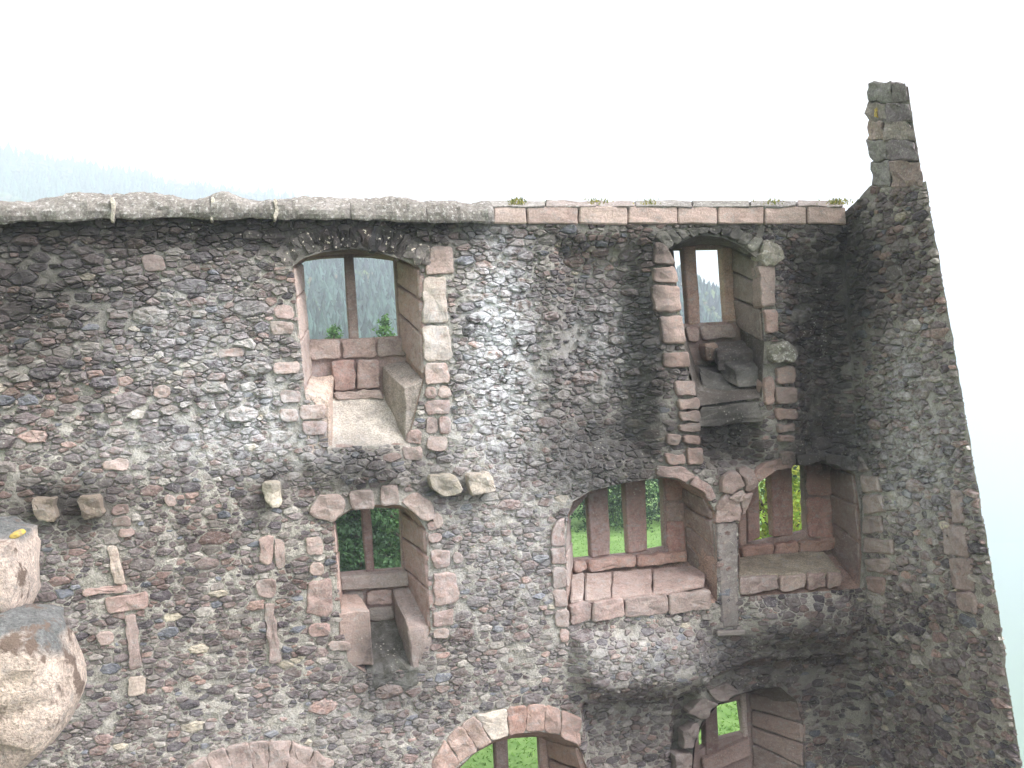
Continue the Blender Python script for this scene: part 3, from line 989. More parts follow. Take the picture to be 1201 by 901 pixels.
ok = inside(np.array(outer), cen[:, 0], cen[:, 1])
for h in facade_holes:
    ok &= ~inside(np.array(h), cen[:, 0], cen[:, 1])
tri = tri[ok]
wv = W(pv[:, 0], pv[:, 1])
rel = np.array([nz(a, b, 0, 3.2) * .03 + nz(a, b, 5, 8) * .035 for a, b in pv])
onb = np.zeros(len(pv), bool)
V = np.stack([pv[:, 0], -(wv + rel), pv[:, 1]], 1)
FV = [tuple(t) for t in tri.tolist()]
# back
vv = [Vector(p) for p in outer]
ed = [(i, (i + 1) % len(outer)) for i in range(len(outer))]
for h in back_holes:
    s = len(vv)
    vv += [Vector(p) for p in h]
    ed += [(s + i, s + (i + 1) % len(h)) for i in range(len(h))]
res = delaunay_2d_cdt(vv, ed, [], 0, 1e-6)
bv = np.array([(p[0], p[1]) for p in res[0]])
n0 = len(V)
V = np.concatenate([V, np.stack([bv[:, 0], np.full(len(bv), -TB), bv[:, 1]], 1)])
for f in res[2]:
    c = bv[list(f)].mean(0)
    if not inside(np.array(outer), c[:1], c[1:])[0] or any(inside(np.array(h), c[:1], c[1:])[0] for h in back_holes):
        continue
    FV.append(tuple(n0 + i for i in f[::-1]))
m0 = len(V)
rim = []
for p in outer:
    rim += [(p[0], 0.03 if p[1] > 1 else 0, p[1]), (p[0], -TB, p[1])]
V = np.concatenate([V, np.array(rim)])
for i in range(len(outer)):
    j = (i + 1) % len(outer)
    FV.append((m0 + 2 * i, m0 + 2 * i + 1, m0 + 2 * j + 1, m0 + 2 * j))
mc = np.array(lin((152, 148, 138)))
cm = np.array([mc * (1 + .25 * nz(a, b, c, .8)) for a, b, c in V])
COL.objects.link(facade)
facade['label'] = 'tall ruined rubble facade pierced by six mullioned sandstone windows, seen from across the court'
facade['category'] = 'castle wall'
link('wall_core', mesh_from('wall_core', V, FV, cm), M_MOR, facade, recentre=False)

# ---- rubble over the face
mask = Mask(-5.6, 1.2, XS - .02, 12.0)
mask.m |= mask.Z > top_z(mask.X) - .02
for pl in KEEP:
    mask.block(pl)


def sc_f(x, z):
    zz = 8.5 - .02 * x
    return 1.0 if z > 8.4 else (.92 if z < 6.8 else .92 + .08 * (z - 6.8) / 1.6)


def gap_f(x, z):
    g = .013 if z > 8.4 else .024
    if 4.2 < x < 6.2 and z > 6.5:
        g = .03
    return g


cells = pack(mask, sc_f, gap_f)


def h_f(x, z):
    return .042 if z > 8 else .024


def tow(x, z, k):
    e = .03
    w_ = W(np.array([x, x + e, x]), np.array([z, z, z + e]))
    dx, dz = (w_[1] - w_[0]) / e, (w_[2] - w_[0]) / e
    L = math.sqrt(1 + dx * dx + dz * dz)
    return (x - dx / L * k, -(w_[0] + k / L), z - dz / L * k)


# coarse lookup so that every stone vertex does not re-measure the face
LX, LZ = np.arange(-5.8, XS + .3, .04), np.arange(1.0, 12.2, .04)
GXX, GZZ = np.meshgrid(LX, LZ)
WG = W(GXX, GZZ)


def wl(x, z):
    i = min(max(int((x + 5.8) / .04), 0), len(LX) - 2)
    j = min(max(int((z - 1.0) / .04), 0), len(LZ) - 2)
    f, g = (x - LX[i]) / .04, (z - LZ[j]) / .04
    return (WG[j, i] * (1 - f) + WG[j, i + 1] * f) * (1 - g) + (WG[j + 1, i] * (1 - f) + WG[j + 1, i + 1] * f) * g


def tow(x, z, k):
    e = .04
    w_ = wl(x, z)
    dx, dz = (wl(x + e, z) - w_) / e, (wl(x, z + e) - w_) / e
    L = math.sqrt(1 + dx * dx + dz * dz)
    return (x - dx / L * k, -(w_ + k / L), z - dz / L * k)


place_rubble(cells, h_f, tow, facade)
print('facade stones', len(cells))

# ---- coping: long rounded grey stones on the left, red slabs on the right
def cope(xa, xb, ya, yb, hpx):
    x_a, z_a = P(xa, ya, .1)
    x_b, z_b = P(xb, yb, .1)
    hh = hpx / F * 15
    nxn = max(4, int((x_b - x_a) / .05))
    npf = 18
    sd = RB.random() * 60
    V, Fc = [], []
    for i in range(nxn + 1):
        f = i / nxn
        x = x_a + (x_b - x_a) * f
        z = z_a + (z_b - z_a) * f
        e = 1 - .05 * math.exp(-min(f, 1 - f) * (x_b - x_a) / .05)
        for j in range(npf + 1):
            a = math.radians(-30 + 215 * j / npf)
            yy = -.22 - .36 * math.cos(a) * e
            zz = z + hh * .28 + hh * .72 * max(math.sin(a), -.39) * e
            d = nz(x * .8, yy, zz, 2.4) * .13 + nz(x + sd, yy, zz, 5) * .04 + nz(x, yy + sd, zz, 14) * .028
            V.append((x, yy + .44 + -.06 + d * -math.cos(a), zz + d * math.sin(a)))
    q = npf + 1
    for i in range(nxn):
        for j in range(npf):
            Fc.append((i * q + j, (i + 1) * q + j, (i + 1) * q + j + 1, i * q + j + 1))
    for i in (0, nxn):
        Fc.append(tuple(i * q + j for j in range(q)))
    c = np.array(lin(RB.choice(((132, 127, 120), (126, 121, 114), (120, 115, 108)))))
    link('coping_stone', mesh_from('coping_stone', V, Fc, c, smooth=False, wear=.25), M_COPE, facade)


cj = [(-320, 258), (-150, 260), (-2, 262), (132, 259), (248, 257), (322, 258), (412, 259), (500, 261), (579, 262)]
for k in range(len(cj) - 1):
    cope(cj[k][0] + .25, cj[k + 1][0] - .25, cj[k][1], cj[k + 1][1], 29)
for x in (132, 249, 323):
    block('mortar_joint', [(x - 2, 233), (x + 2.5, 233), (x + 3, 246), (x + 2, 259), (x - 2.5, 259), (x - 2, 246)], facade, w=.17, h=.05, depth=.25, keep=False, col=lin((196, 188, 172)), mat=M_MOR, rough=.02, wear=.2)
cj = [578, 618, 679, 737, 795, 842, 897, 947, 994]
for k in range(8):
    a, b = cj[k] + .8, cj[k + 1] - .8
    f = [PW(a, 242, .07), PW(b, 242 + (b > 900) * 1, .07), PW(b, 263, .07), PW(a, 262, .07)]
    hexa('coping_block', f, [p + Vector((0, .4, 0)) for p in f], facade, col=lin(RB.choice(((184, 158, 147), (176, 150, 139), (188, 165, 153)))), bev=.02, rough=.014, wear=.2)
cj = [574, 640, 700, 745, 812, 880, 935, 990]
for k in range(7):
    a, b = cj[k] + .8, cj[k + 1] - .8
    q = [PW(a, 235, -.30), PW(b, 236, -.30), PW(b, 241.5, .09), PW(a, 241.5, .09)]
    hexa('coping_slab', q, [p + Vector((0, .06, -.05)) for p in q], facade, col=lin(RB.choice(((128, 124, 118), (140, 129, 122), (120, 117, 110)))), mat=M_COPE, bev=.01, rough=.02, wear=.15)
    q2 = [PW(a, 235, -.30), PW(b, 236, -.30)]
    q = [q2[0] + Vector((0, .01, 0)), q2[1] + Vector((0, .01, 0)), q2[1] + Vector((0, .9, -.18)), q2[0] + Vector((0, .9, -.18))]
    hexa('coping_slab', q, [p - Vector((0, 0, .06)) for p in q], facade, col=lin((150, 146, 138)), mat=M_COPE, bev=.01, rough=.02, wear=.15)

R = random.Random(77)
V, Fc, C = [], [], []
for cx, n, sp in ((606, 90, 9), (700, 40, 14), (760, 30, 10), (905, 40, 14), (982, 120, 12)):
    for k in range(n):
        px = cx + R.gauss(0, sp * .6)
        wv_ = R.uniform(-.3, .05) if px > 578 else -.3
        b = PW(px, 241 - (.09 - wv_) * 16 if px > 578 else 233, wv_)
        hh, a = R.uniform(.02, .07), R.random() * 6.28
        d = Vector((math.cos(a), math.sin(a), 0)) * .018
        c = np.array(R.choice(((.30, .28, .07), (.16, .19, .06), (.22, .22, .08)))) * R.uniform(.7, 1.2)
        o = len(V)
        V += [tuple(b - d), tuple(b + d), tuple(b + Vector((R.uniform(-.03, .03), R.uniform(-.03, .03), hh)))]
        C += [c] * 3
        Fc.append((o, o + 1, o + 2))
link('moss', mesh_from('moss', V, Fc, C, wear=0), M_LEAF, None, recentre=False, kind='stuff')

# ------------------------------------------------------------------ SIDE WALL
side = bpy.data.objects.new('side_wall', None)
side.location = (XS, 0, 0)
COL.objects.link(side)
side['label'] = 'dark side wall at the right with a raking end and a tall stub on top'
side['category'] = 'ruined wall'


def rake(z):
    z_t, z_b = S(1086, 214), S(1199, 880)
    return np.interp(z, [z_b[1], z_t[1]], [z_b[0], z_t[0]]) if z >= z_b[1] else z_b[0] + (z_b[1] - z) * (z_b[0] - z_t[0]) / (z_t[1] - z_b[1])


ztop = S(1030, 214)[1]
zc = S(1003, 236)[1]


def side_top(s):
    return np.interp(s, [0, .35, .75, 1.6], [zc - .12, zc, ztop, S(1084, 213)[1]])


sz = np.arange(0, ztop + 1, .1)


def side_bulge(s, z):
    """Lower part of the wall stands forward under a sloping offset."""
    z0 = S(1075, 722)[1]
    zz = z0 + (s - 1.2) * -.05
    return 0.05 * np.clip((zz - z) / .25, 0, 1)


nS, nZ = 40, 120
V, FV = [], []
rows = []
for j in range(nZ + 1):
    row = []
    for i in range(nS + 1):
        f, g = i / nS, j / nZ
        z = g * 12.2
        e = float(rake(min(z, 12)))
        s = -.1 + (e + .1) * f
        zt = float(side_top(s))
        z = g * zt
        e = float(rake(z))
        s = -.1 + (e + .1) * f
        row.append((s, z))
    rows.append(row)
q = nS + 1
for row in rows:
    for s, z in row:
        V.append((XS - side_bulge(s, z) - nz(s, z, 2, 3) * .03 - nz(s, z, 7, 9) * .02, -s, z))
for row in rows:
    for i, (s, z) in enumerate(row):
        V.append((XS + .7, -(s - 1.05 * i / nS), z))
n1 = len(rows) * q
for j in range(nZ):
    for i in range(nS):
        a = j * q + i
        FV.append((a, a + 1, a + q + 1, a + q))
        FV.append((n1 + a, n1 + a + q, n1 + a + q + 1, n1 + a + 1))
    for i in (0, nS):
        a = j * q + i
        FV.append((a, a + q, n1 + a + q, n1 + a))
for i in range(nS):
    a = nZ * q + i
    FV.append((a, a + 1, n1 + a + 1, n1 + a))
cm = np.array([mc * 1.1 * (1 + .25 * nz(a, b, c, .8)) for a, b, c in V])
link('wall_core', mesh_from('wall_core', V, FV, cm), M_MOR, side, recentre=False)
smask = Mask(0.0, 1.0, 4.6, 12.2)
smask.m |= smask.Z > side_top(smask.X) - .02
rk = np.array([rake(z) for z in smask.Z[:, 0]])
smask.m |= smask.X > rk[:, None] - .02
for q in SIDE_Q:
    f2 = [S(*p) for p in q]
    g = np.array(f2)
    smask.block(g.mean(0) + (g - g.mean(0)) * 1.05)
    f = [Vector((XS - .05, -p[0], p[1])) for p in f2]
    hexa('quoin_stone', f, [p + Vector((.25, 0, 0)) for p in f], side, bev=.03, rough=.03)
scells = pack(smask, lambda s, z: .95, lambda s, z: .018 if z > 8.6 else .038, tries=(60, 120, 300, 700, 1600, 2600, 3000, 2000))


def tos(s, z, k):
    return (XS - side_bulge(s, z) - k, -s, z)


place_rubble(scells, lambda s, z: .04, tos, side, colour=lambda s, z, c, R: (c * 1.2 if not (1.9 < s < 3.0 and 5.2 < z < 7.2 and R.random() < .25) else np.array(lin((146, 122, 114)))))
# pink jamb stones of a lost opening near the raking end
for py0, py1, xa, xb in ((572, 612, 1118, 1130), (614, 650, 1108, 1135), (652, 690, 1116, 1142), (692, 716, 1124, 1145)):
    a, b, c, d = S(xa, py0), S(xb, py0 + 4), S(xb + 3, py1 + 4), S(xa + 3, py1)
    f = [Vector((XS - .07, -p[0], p[1])) for p in (a, b, c, d)]
    hexa('jamb_stone', f, [p + Vector((.2, 0, 0)) for p in f], side, col=lin((140, 118, 111)), bev=.03, rough=.03)
# stub of masonry standing on the top: coursed blocks, its end cut on the same skew as the wall
f = [Vector((XS + .03, -p[0], p[1])) for p in (S(1023, 100), S(1063, 101), S(1082, 224), S(1025, 224))]
hexa('stub_core', f, [p + Vector((.5, (.8 if i in (1, 2) else 0), 0)) for i, p in enumerate(f)], side, col=lin((150, 144, 134)), mat=M_MOR, bev=.01, rough=.01)
ys = [96, 120, 142, 164, 188, 220]
for k in range(5):
    ya, yb = ys[k] + .3, ys[k + 1] - .2
    xl = 1018.5 + RB.uniform(-1, 1) + (4 if k == 4 else 0)
    xm = 1036 + RB.uniform(-3, 12)
    for xa, xb in ((xl, xm), (xm + .4, None)):
        sl_ = .178
        x1, x2 = (xb, xb + 1) if xb else (1064 + (ya - 96) * sl_, 1064 + (yb - 96) * sl_)
        x3 = xa + (1 if xa > 1030 else .6)
        f = [Vector((XS - .03, -p[0], p[1])) for p in (S(xa, ya), S(x1, ya + .5), S(x2, yb + .5), S(x3, yb))]
        bk = [p + Vector((.62, (.95 if (xb is None and i in (1, 2)) else (.5 if (xb is None) == (i in (0, 3)) else 0)), 0)) for i, p in enumerate(f)]
        hexa('stub_stone', f, bk, side, col=lin(RB.choice(((116, 108, 106), (132, 122, 116), (104, 96, 96), (144, 126, 118), (122, 118, 114)))), mat=M_RUB, bev=.02, rough=.045, cuts=3, wear=.7)
f = [Vector((XS - .035, -p[0], p[1])) for p in (S(1018, 126), S(1030, 126), S(1031, 138), S(1018.5, 138))]
M_YEL, t_, b_ = nodes('yellow_lichen')
p_ = add(t_, 'ShaderNodeNewGeometry').outputs['Position']
t_.links.new(mix(t_, ramp(t_, tex(t_, p_, 30, 4, .7), .4, .6), (.22, .17, .09), (.50, .36, .06)), b_.inputs['Base Color'])
b_.inputs['Roughness'].default_value = .95
hexa('lichen_crust', f, [p + Vector((.03, 0, 0)) for p in f], side, mat=M_YEL, bev=.02, rough=.02)

# ------------------------------------------------------------------ NEAR PARAPET at the left edge
par = bpy.data.objects.new('parapet', None)
par.location = (-1.1, -11.7, 0)
COL.objects.link(par)
par['label'] = 'two big rounded cream and grey stones of a near parapet at the left edge'
par['category'] = 'parapet'


def boulder(name, pxs, yw, depth, col, mat=M_NEAR, n=26, rough=.03):
    """Worn parapet stone: outline traced on the plane y = yw and rounded to its real depth."""
    pts = []
    for x, y in pxs:
        d = ray(x, y)
        t = (yw + .17 - CAM[1]) / d[1]
        qq = CAM + d * t
        pts.append((qq[0], qq[2]))
    ring = subdiv(chaikin(pts, .2), .035)
    g = np.array(ring).mean(0)
    V, Fc = [], []
    sd = RB.random() * 40
    prof = [(.12, 1.0), (.28, 1.0), (.45, 1.01), (.7, .99), (.86, .96), (.94, .86), (.985, .66), (1.0, .42), (1.01, .2), (1.0, -.1), (.98, -.45), (.92, -.8), (.7, -.95), (.4, -1.0), (.15, -1.0)]
    for f, hh in prof:
        for p in ring:
            x, z = g[0] + (p[0] - g[0]) * f, g[1] + (p[1] - g[1]) * f
            y = yw - hh * depth * .5
            d = nz(x + sd, y, z, 2.5) * rough * 1.6 + abs(nz(x + sd, y, z, 5)) * rough * 1.6 + nz(x, y + sd, z, 15) * rough * .7 + nz(x, y, z + sd, 34) * rough * .35
            st_ = .012 * math.floor(3 * (z * 9 + 1.5 * nz(x, y, sd, 3))) % .03
            V.append((x + d * .8, y + d + st_, z + d * .8))
    m_ = len(ring)
    for a in range(len(prof) - 1):
        for i in range(m_):
            j = (i + 1) % m_
            Fc.append((a * m_ + i, a * m_ + j, (a + 1) * m_ + j, (a + 1) * m_ + i))
    for a in (0, len(prof) - 1):
        V.append(tuple(np.mean(V[a * m_:(a + 1) * m_], axis=0)))
        for i in range(m_):
            q = (a * m_ + i, len(V) - 1, a * m_ + (i + 1) % m_)
            Fc.append(q if a == 0 else q[::-1])
    V = np.array(V)
    top = np.array([nz(x, y, z, 5) for x, y, z in V])
    hz = (V[:, 2] - V[:, 2].min()) / (V[:, 2].max() - V[:, 2].min())
    k = np.clip((hz + top * .22 - .76) / .05, 0, 1)[:, None]
    cols = np.array(lin(col)) * (1 - k) + np.array(lin((112, 114, 112))) * k
    link(name, mesh_from(name, V, Fc, cols, smooth=True, wear=0.0), mat, par)


boulder('parapet_stone', [(-120, 620), (-30, 615), (38, 618), (46, 632), (55, 660), (52, 690), (44, 708), (-120, 712)], -11.6, .5, (204, 186, 172))
boulder('parapet_stone', [(-140, 712), (20, 705), (72, 709), (84, 730), (96, 775), (98, 800), (88, 830), (62, 856), (24, 884), (-140, 900)], -11.75, .55, (204, 186, 171))
boulder('parapet_stone', [(-160, 850), (0, 846), (14, 856), (20, 880), (27, 905), (30, 1000), (-160, 1010)], -11.9, .5, (120, 120, 114))
# the wall under those stones, down to the court
def ringq(z):
    return [Vector((-1.55, -12.15, z)), Vector((-.74, -12.15, z)), Vector((-.74, -11.4, z)), Vector((-1.55, -11.4, z))]


zb = [7.12, 6.6, 6.15, 5.6, 5.05, 4.4, 3.8, 3.1, 2.4, 1.6, .8, 0.0]
for k in range(len(zb) - 1):
    o_ = Vector((RB.uniform(-.04, .02), RB.uniform(-.04, .04), 0))
    hexa('parapet_block', [p + o_ for p in ringq(zb[k] - .008)], [p + o_ for p in ringq(zb[k + 1] + .008)], par, col=lin(RB.choice(((150, 136, 124), (136, 126, 118), (160, 146, 134)))), mat=M_NEAR, cuts=4, bev=.03, rough=.03)
M_LICH = M_YEL
boulder('lichen_patch', [(27, 617), (36, 615), (41, 619), (36, 622), (28, 621)], -11.84, .06, (200, 170, 60), mat=M_YEL, rough=.01)

# ------------------------------------------------------------------ TERRAIN, far woods
E1 = ([-40, -15, 3, 8, 15, 22, 24, 26, 28, 30, 34, 60], [.16, .15, .126, .108, .100, .095, .083, .060, .04, .01, -.3, -1.0])
E2 = ([-40, -20, -13, -4.5, 2.8, 6, 12, 20, 30, 60], [.235, .228, .224, .200, .180, .166, .12, .06, .0, -.3])


def terrain(x, y):
    dx, dy = x, y + 15
    r = math.hypot(dx, dy)
    ph = math.degrees(math.atan2(dx, dy))
    if abs(ph) > 140:
        ph = -40
    e1, e2 = np.interp(ph, *E1), np.interp(ph, *E2)
    h1, h2 = 8.5 + e1 * 450, 8.5 + e2 * 1300
    xb = max(11.4, (y + 15) * .70) if y > -30 else 11.4
    z = float(np.interp(r, [0, 75, 120, 450, 560, 760, 1300, 1700, 2600], [0, 0, -22, h1, h1 - 10, min(h1, h2) * .5 - 20, h2, h2 - 120, -150]))
    if r < 75:
        z = 0.0
    elif r > 110:
        z += 5 * nz(x, y, 0, .012) * min(1, (r - 110) / 150) + 14 * nz(x, y, 4, .0035) * min(1, (r - 400) / 600 if r > 400 else 0)
    if x > xb:
        dr = (x - xb) * math.cos(math.radians(35)) if y > 5 else (x - xb)
        f = min(1.0, dr / 10.0)
        z = z * (1 - f) + f * min(z, -20) - min(460.0, dr * (4.6 if y > 5 else 1.6))
        z = max(z, -470.0)
    return z


rs = list(np.arange(0, 70, 1.6))
while rs[-1] < 2600:
    rs.append(rs[-1] * 1.045 + .5)
NP = 360
V, FV = [], []
for r in rs:
    for i in range(NP):
        a = math.radians(-180 + i * 360 / NP)
        x, y = r * math.sin(a), r * math.cos(a) - 15
        V.append((x, y, terrain(x, y)))
for k in range(len(rs) - 1):
    for i in range(NP):
        j = (i + 1) % NP
        FV.append((k * NP + i, k * NP + j, (k + 1) * NP + j, (k + 1) * NP + i))
M_COURT, t_, b_ = nodes('trodden_gravel')
p_ = add(t_, 'ShaderNodeNewGeometry').outputs['Position']
t_.links.new(mix(t_, ramp(t_, tex(t_, p_, 3.0, 6, .7), .35, .65), (.13, .115, .10), (.23, .21, .19)), b_.inputs['Base Color'])
b_.inputs['Roughness'].default_value = .95
Vc = [(-14 + i * 1.04, -30 + j * 1.24, .02 + .015 * nz(i, j, 0, .7)) for j in range(25) for i in range(25)]
Fq = [(j * 25 + i, j * 25 + i + 1, j * 25 + i + 26, j * 25 + i + 25) for j in range(24) for i in range(24)]
link('courtyard', mesh_from('courtyard', Vc, Fq, None, wear=0), M_COURT, None, recentre=False, kind='structure')
gr = link('ground', mesh_from('ground', V, FV, None, smooth=True, wear=0), M_GRND, None, recentre=False, kind='structure')


def fir(V, Fc, C, x, y, z, h, r, col, R):
    tiers, sd = 7, 7
    a0 = R.random() * 6.28
    for k in range(tiers):
        f = k / tiers
        zb, zt = z + h * (.05 + .9 * f), z + h * min(1.0, .05 + .9 * f + .24)
        rr = r * (1 - f) ** .8
        o = len(V)
        for i in range(sd):
            a = a0 + k * .5 + i * 6.283 / sd
            q = rr * R.uniform(.6, 1.3)
            V.append((x + q * math.cos(a), y + q * math.sin(a), zb + R.uniform(-.03, .05) * h))
            C.append(col)
        V.append((x + R.uniform(-.1, .1) * rr, y + R.uniform(-.1, .1) * rr, zt))
        C.append(col)
        for i in range(sd):
            Fc.append((o + i, o + (i + 1) % sd, o + sd))


def round_tree(V, Fc, C, x, y, z, h, r, col, R):
    for k in range(9):
        cx, cy, cz = x + R.uniform(-.6, .6) * r, y + R.uniform(-.6, .6) * r, z + h * R.uniform(.35, .9)
        s = r * R.uniform(.35, .6)
        o = len(V)
        for q in ((1, 0, 0), (-.5, .87, 0), (-.5, -.87, 0), (0, 0, .9), (0, 0, -.7)):
            V.append((cx + q[0] * s * R.uniform(.7, 1.3), cy + q[1] * s * R.uniform(.7, 1.3), cz + q[2] * s * R.uniform(.7, 1.3)))
            C.append(col)
        for a, b in ((0, 1), (1, 2), (2, 0)):
            Fc.append((o + a, o + b, o + 3))
            Fc.append((o + b, o + a, o + 4))


def wood(name, n, phr, rr, hr, seed):
    R = random.Random(seed)
    V, Fc, C = [], [], []
    for _ in range(n):
        ph = math.radians(R.uniform(*phr))
        r = math.sqrt(R.uniform(rr[0] ** 2, rr[1] ** 2))
        x, y = r * math.sin(ph), r * math.cos(ph) - 15
        z = terrain(x, y) - .5
        h = R.uniform(*hr)
        dec = nz(x, y, 3, 18 / rr[1]) > .3
        if dec and R.random() < .7:
            c = np.array(R.choice(((.09, .13, .04), (.12, .10, .055), (.075, .12, .04)))) * R.uniform(.7, 1.2)
            round_tree(V, Fc, C, x, y, z, h * .75, h * .3, c, R)
        else:
            c = np.array((.028, .055, .044)) * R.uniform(.3, 2.4)
            fir(V, Fc, C, x, y, z, h, h * R.uniform(.2, .3), c, R)
    return link(name, mesh_from(name, V, Fc, C, wear=0), M_NEEDLE, None, recentre=False, kind='stuff')


wood('near_hill_wood', 5200, (-10, 32), (230, 458), (8, 13), 1)
wood('far_hill_wood', 5200, (-24, 12), (950, 1312), (17, 27), 2)

# ------------------------------------------------------------------ trees and grass behind the wall
def tube(V, Fc, pts, rad, n=8):
    o = len(V)
    for k, p in enumerate(pts):
        d = (Vector(pts[min(k + 1, len(pts) - 1)]) - Vector(pts[max(k - 1, 0)])).normalized()
        s = d.cross(Vector((.3, 1, .1))).normalized()
        t = d.cross(s)
        for i in range(n):
            a = i * 6.283 / n
            V.append(tuple(Vector(p) + (s * math.cos(a) + t * math.sin(a)) * rad[k]))
    for k in range(len(pts) - 1):
        for i in range(n):
            j = (i + 1) % n
            Fc.append((o + k * n + i, o + k * n + j, o + (k + 1) * n + j, o + (k + 1) * n + i))


def leaf(V, Fc, C, p, s, col, R):
    a = Vector((R.gauss(0, 1), R.gauss(0, 1), R.gauss(0, 1))).normalized()
    b = a.cross(Vector((R.gauss(0, 1), R.gauss(0, 1), R.gauss(0, 1)))).normalized()
    o = len(V)
    for q in (a * s, b * s * .5, -a * s, -b * s * .5):
        V.append(tuple(p + q))
        C.append(col)
    Fc.append((o, o + 1, o + 2, o + 3))


def broadleaf(x, y, h, r, cols, label, cat='tree', nleaf=9000, ls=.09, seed=1, base=.12):
    R = random.Random(seed)
    z0 = terrain(x, y)
    root = bpy.data.objects.new('broadleaf_tree', None)
    root.location = (x, y, z0)
    COL.objects.link(root)
    root['label'], root['category'], root['group'] = label, cat, 'trees on the lawn behind the wall'
    V, Fc = [], []
    tube(V, Fc, [(x, y, z0 - .2), (x + .1, y, z0 + h * .3), (x, y + .1, z0 + h * .6), (x, y, z0 + h * .9)], [.03 * h, .022 * h, .014 * h, .004 * h])
    tips = []
    for k in range(16):
        zz = z0 + h * R.uniform(.15, .75)
        a = R.random() * 6.28
        L = r * R.uniform(.5, .95)
        e = Vector((x + L * math.cos(a), y + L * math.sin(a), zz + h * R.uniform(.05, .2)))
        tube(V, Fc, [(x, y, zz), tuple((Vector((x, y, zz)) + e) / 2 + Vector((0, 0, .1))), tuple(e)], [.01 * h, .006 * h, .002 * h], 5)
        tips.append(e)
    link('trunk', mesh_from('trunk', V, Fc, None, smooth=True, wear=0), M_BARK, root)
    V, Fc, C = [], [], []
    cl = []
    for k in range(70):
        a, q, zz = R.random() * 6.28, math.sqrt(R.random()), R.uniform(base, 1.0)
        env = math.sin(math.pi * min(1, (zz - base) / (1 - base) * .82 + .16)) ** .6
        cl.append((Vector((x + r * q * env * math.cos(a), y + r * q * env * math.sin(a), z0 + h * zz)), np.array(R.choice(cols)) * R.uniform(.6, 1.35)))
    cl += [(e, np.array(R.choice(cols))) for e in tips]
    for _ in range(nleaf):
        p, c = R.choice(cl)
        s = .17 * r
        leaf(V, Fc, C, p + Vector((R.gauss(0, s), R.gauss(0, s), R.gauss(0, s * .8))), ls * R.uniform(.7, 1.4), c * R.uniform(.75, 1.25), R)
    link('crown', mesh_from('crown', V, Fc, C, wear=0), M_LEAF, root)


def conifer(x, y, h, r, cols, label, nleaf=11000, ls=.10, seed=1):
    R = random.Random(seed)
    z0 = terrain(x, y)
    root = bpy.data.objects.new('conifer_tree', None)
    root.location = (x, y, z0)
    COL.objects.link(root)
    root['label'], root['category'], root['group'] = label, 'tree', 'trees on the lawn behind the wall'
    V, Fc = [], []
    tube(V, Fc, [(x, y, z0 - .2), (x, y, z0 + h * .5), (x, y, z0 + h * .98)], [.022 * h, .013 * h, .003 * h])
    link('trunk', mesh_from('trunk', V, Fc, None, smooth=True, wear=0), M_BARK, root)
    V, Fc, C = [], [], []
    nb = 90
    for k in range(nb):
        f = (k + R.random()) / nb
        a = k * 2.4 + R.uniform(-.3, .3)
        L = r * (1 - f) ** .85 * R.uniform(.75, 1.1) + .1
        zb = z0 + h * (.03 + .95 * f)
        c0 = np.array(R.choice(cols)) * R.uniform(.7, 1.3)
        for _ in range(int(nleaf / nb * (.35 + 1.3 * (1 - f)))):
            q = R.random() ** .7
            sp = .12 * L + .1
            p = Vector((x + L * q * math.cos(a) + R.gauss(0, sp), y + L * q * math.sin(a) + R.gauss(0, sp), zb - .22 * L * q + R.gauss(0, .09)))
            leaf(V, Fc, C, p, ls * R.uniform(.7, 1.3), c0 * R.uniform(.75, 1.3), R)
    link('crown', mesh_from('crown', V, Fc, C, wear=0), M_NEEDLE, root)


def at(px, dist_y):
    """Ground position in the direction of a photo column, dist_y metres beyond the wall face."""
    d = ray(px, 450)
    t = (15 + dist_y) / d[1]
    return CAM[0] + d[0] * t, dist_y


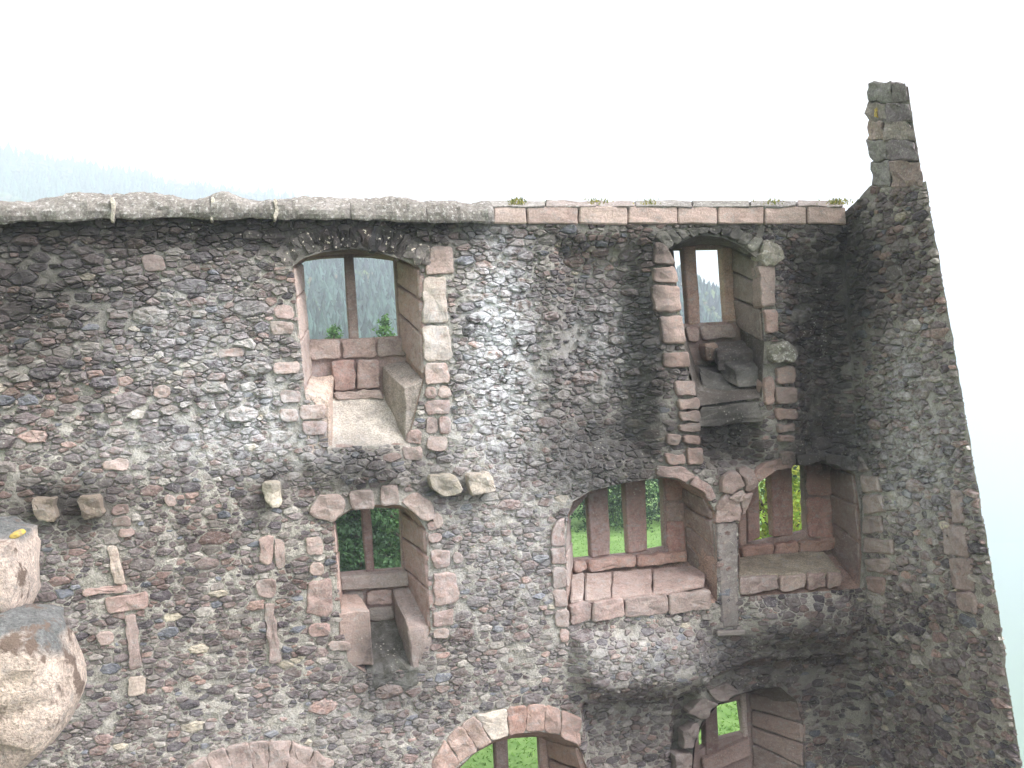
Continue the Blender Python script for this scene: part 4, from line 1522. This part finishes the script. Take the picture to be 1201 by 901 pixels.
GD = [(.035, .075, .03), (.05, .10, .035), (.03, .06, .03)]
GM = [(.07, .15, .04), (.09, .19, .05), (.055, .12, .035)]
GY = [(.26, .32, .04), (.20, .30, .05), (.33, .36, .07)]
for (px, dy, h, r, kind, cols, lab, sd) in (
        (395, 31, 11.4, 3.2, 'c', GM, 'fresh green conifer whose tip shows in the left light of the upper left window', 1),
        (455, 34, 11.9, 3.4, 'c', GM, 'green conifer whose tip shows in the right light of the upper left window', 2),
        (408, 22, 6.6, 2.6, 'c', GD, 'dark conifer filling the left light of the lower left window', 3),
        (462, 24, 7.0, 3.0, 'b', GM, 'mid-green bushy tree in the right light of the lower left window', 4),
        (680, 41, 9.0, 3.6, 'b', GM, 'leafy tree behind the leftmost slit of the big double window', 5),
        (724, 36, 9.0, 3.2, 'c', GD, 'dark conifer behind the middle slit of the big double window', 6),
        (768, 40, 9.5, 3.6, 'b', GM, 'leafy tree behind the slit nearest the pier', 7),
        (897, 10, 8.0, 1.7, 'b', GY, 'bright yellow-green leafy tree close behind the slit right of the pier', 8),
        (945, 20, 9.0, 2.8, 'c', GD, 'dark conifer behind the rightmost slit of the big double window', 9)):
    x, y = at(px, dy)
    if kind == 'c':
        conifer(x, y, h, r, cols, lab, seed=sd)
    else:
        broadleaf(x, y, h, r, cols, lab, seed=sd)

R = random.Random(9)
V, Fc, C = [], [], []
for k in range(60000):
    x, y = R.uniform(0, 22), 2 + 48 * R.random() ** 1.7
    if x > max(11.4, (y + 15) * .70) - .3:
        continue
    a = R.random() * 6.28
    hgt, wd = R.uniform(.03, .09), R.uniform(.012, .03)
    dx, dy = math.cos(a) * wd, math.sin(a) * wd
    c = np.array(R.choice(((.13, .27, .05), (.20, .36, .08), (.16, .30, .06)))) * R.uniform(.7, 1.25)
    o = len(V)
    V += [(x - dx, y - dy, 0), (x + dx, y + dy, 0), (x + R.uniform(-.1, .1), y + R.uniform(-.1, .1), hgt)]
    C += [c, c, c]
    Fc.append((o, o + 1, o + 2))
link('grass', mesh_from('grass', V, Fc, C, wear=0), M_LEAF, None, recentre=False, kind='stuff')

# ------------------------------------------------------------------ haze
zlo = min(v.co.z for v in gr.data.vertices) - 1.0
zhi = max(v.co.z for v in gr.data.vertices) + 45
bm = bmesh.new()
bmesh.ops.create_cube(bm, size=1.0)
bmesh.ops.scale(bm, vec=(5400, 5400, zhi - zlo), verts=bm.verts)
bmesh.ops.translate(bm, vec=(0, -15, (zhi + zlo) / 2), verts=bm.verts)
me = bpy.data.meshes.new('haze')
bm.to_mesh(me)
bm.free()
hz, t, b = nodes('haze')
t.nodes.remove(b)
vol = add(t, 'ShaderNodeVolumePrincipled')
vol.inputs['Color'].default_value = (.77, .835, .97, 1)
vol.inputs['Density'].default_value = .00105
vol.inputs['Anisotropy'].default_value = .2
t.links.new(vol.outputs[0], t.nodes['Material Output'].inputs['Volume'])
ho = bpy.data.objects.new('haze', me)
COL.objects.link(ho)
me.materials.append(hz)
ho['kind'] = 'stuff'
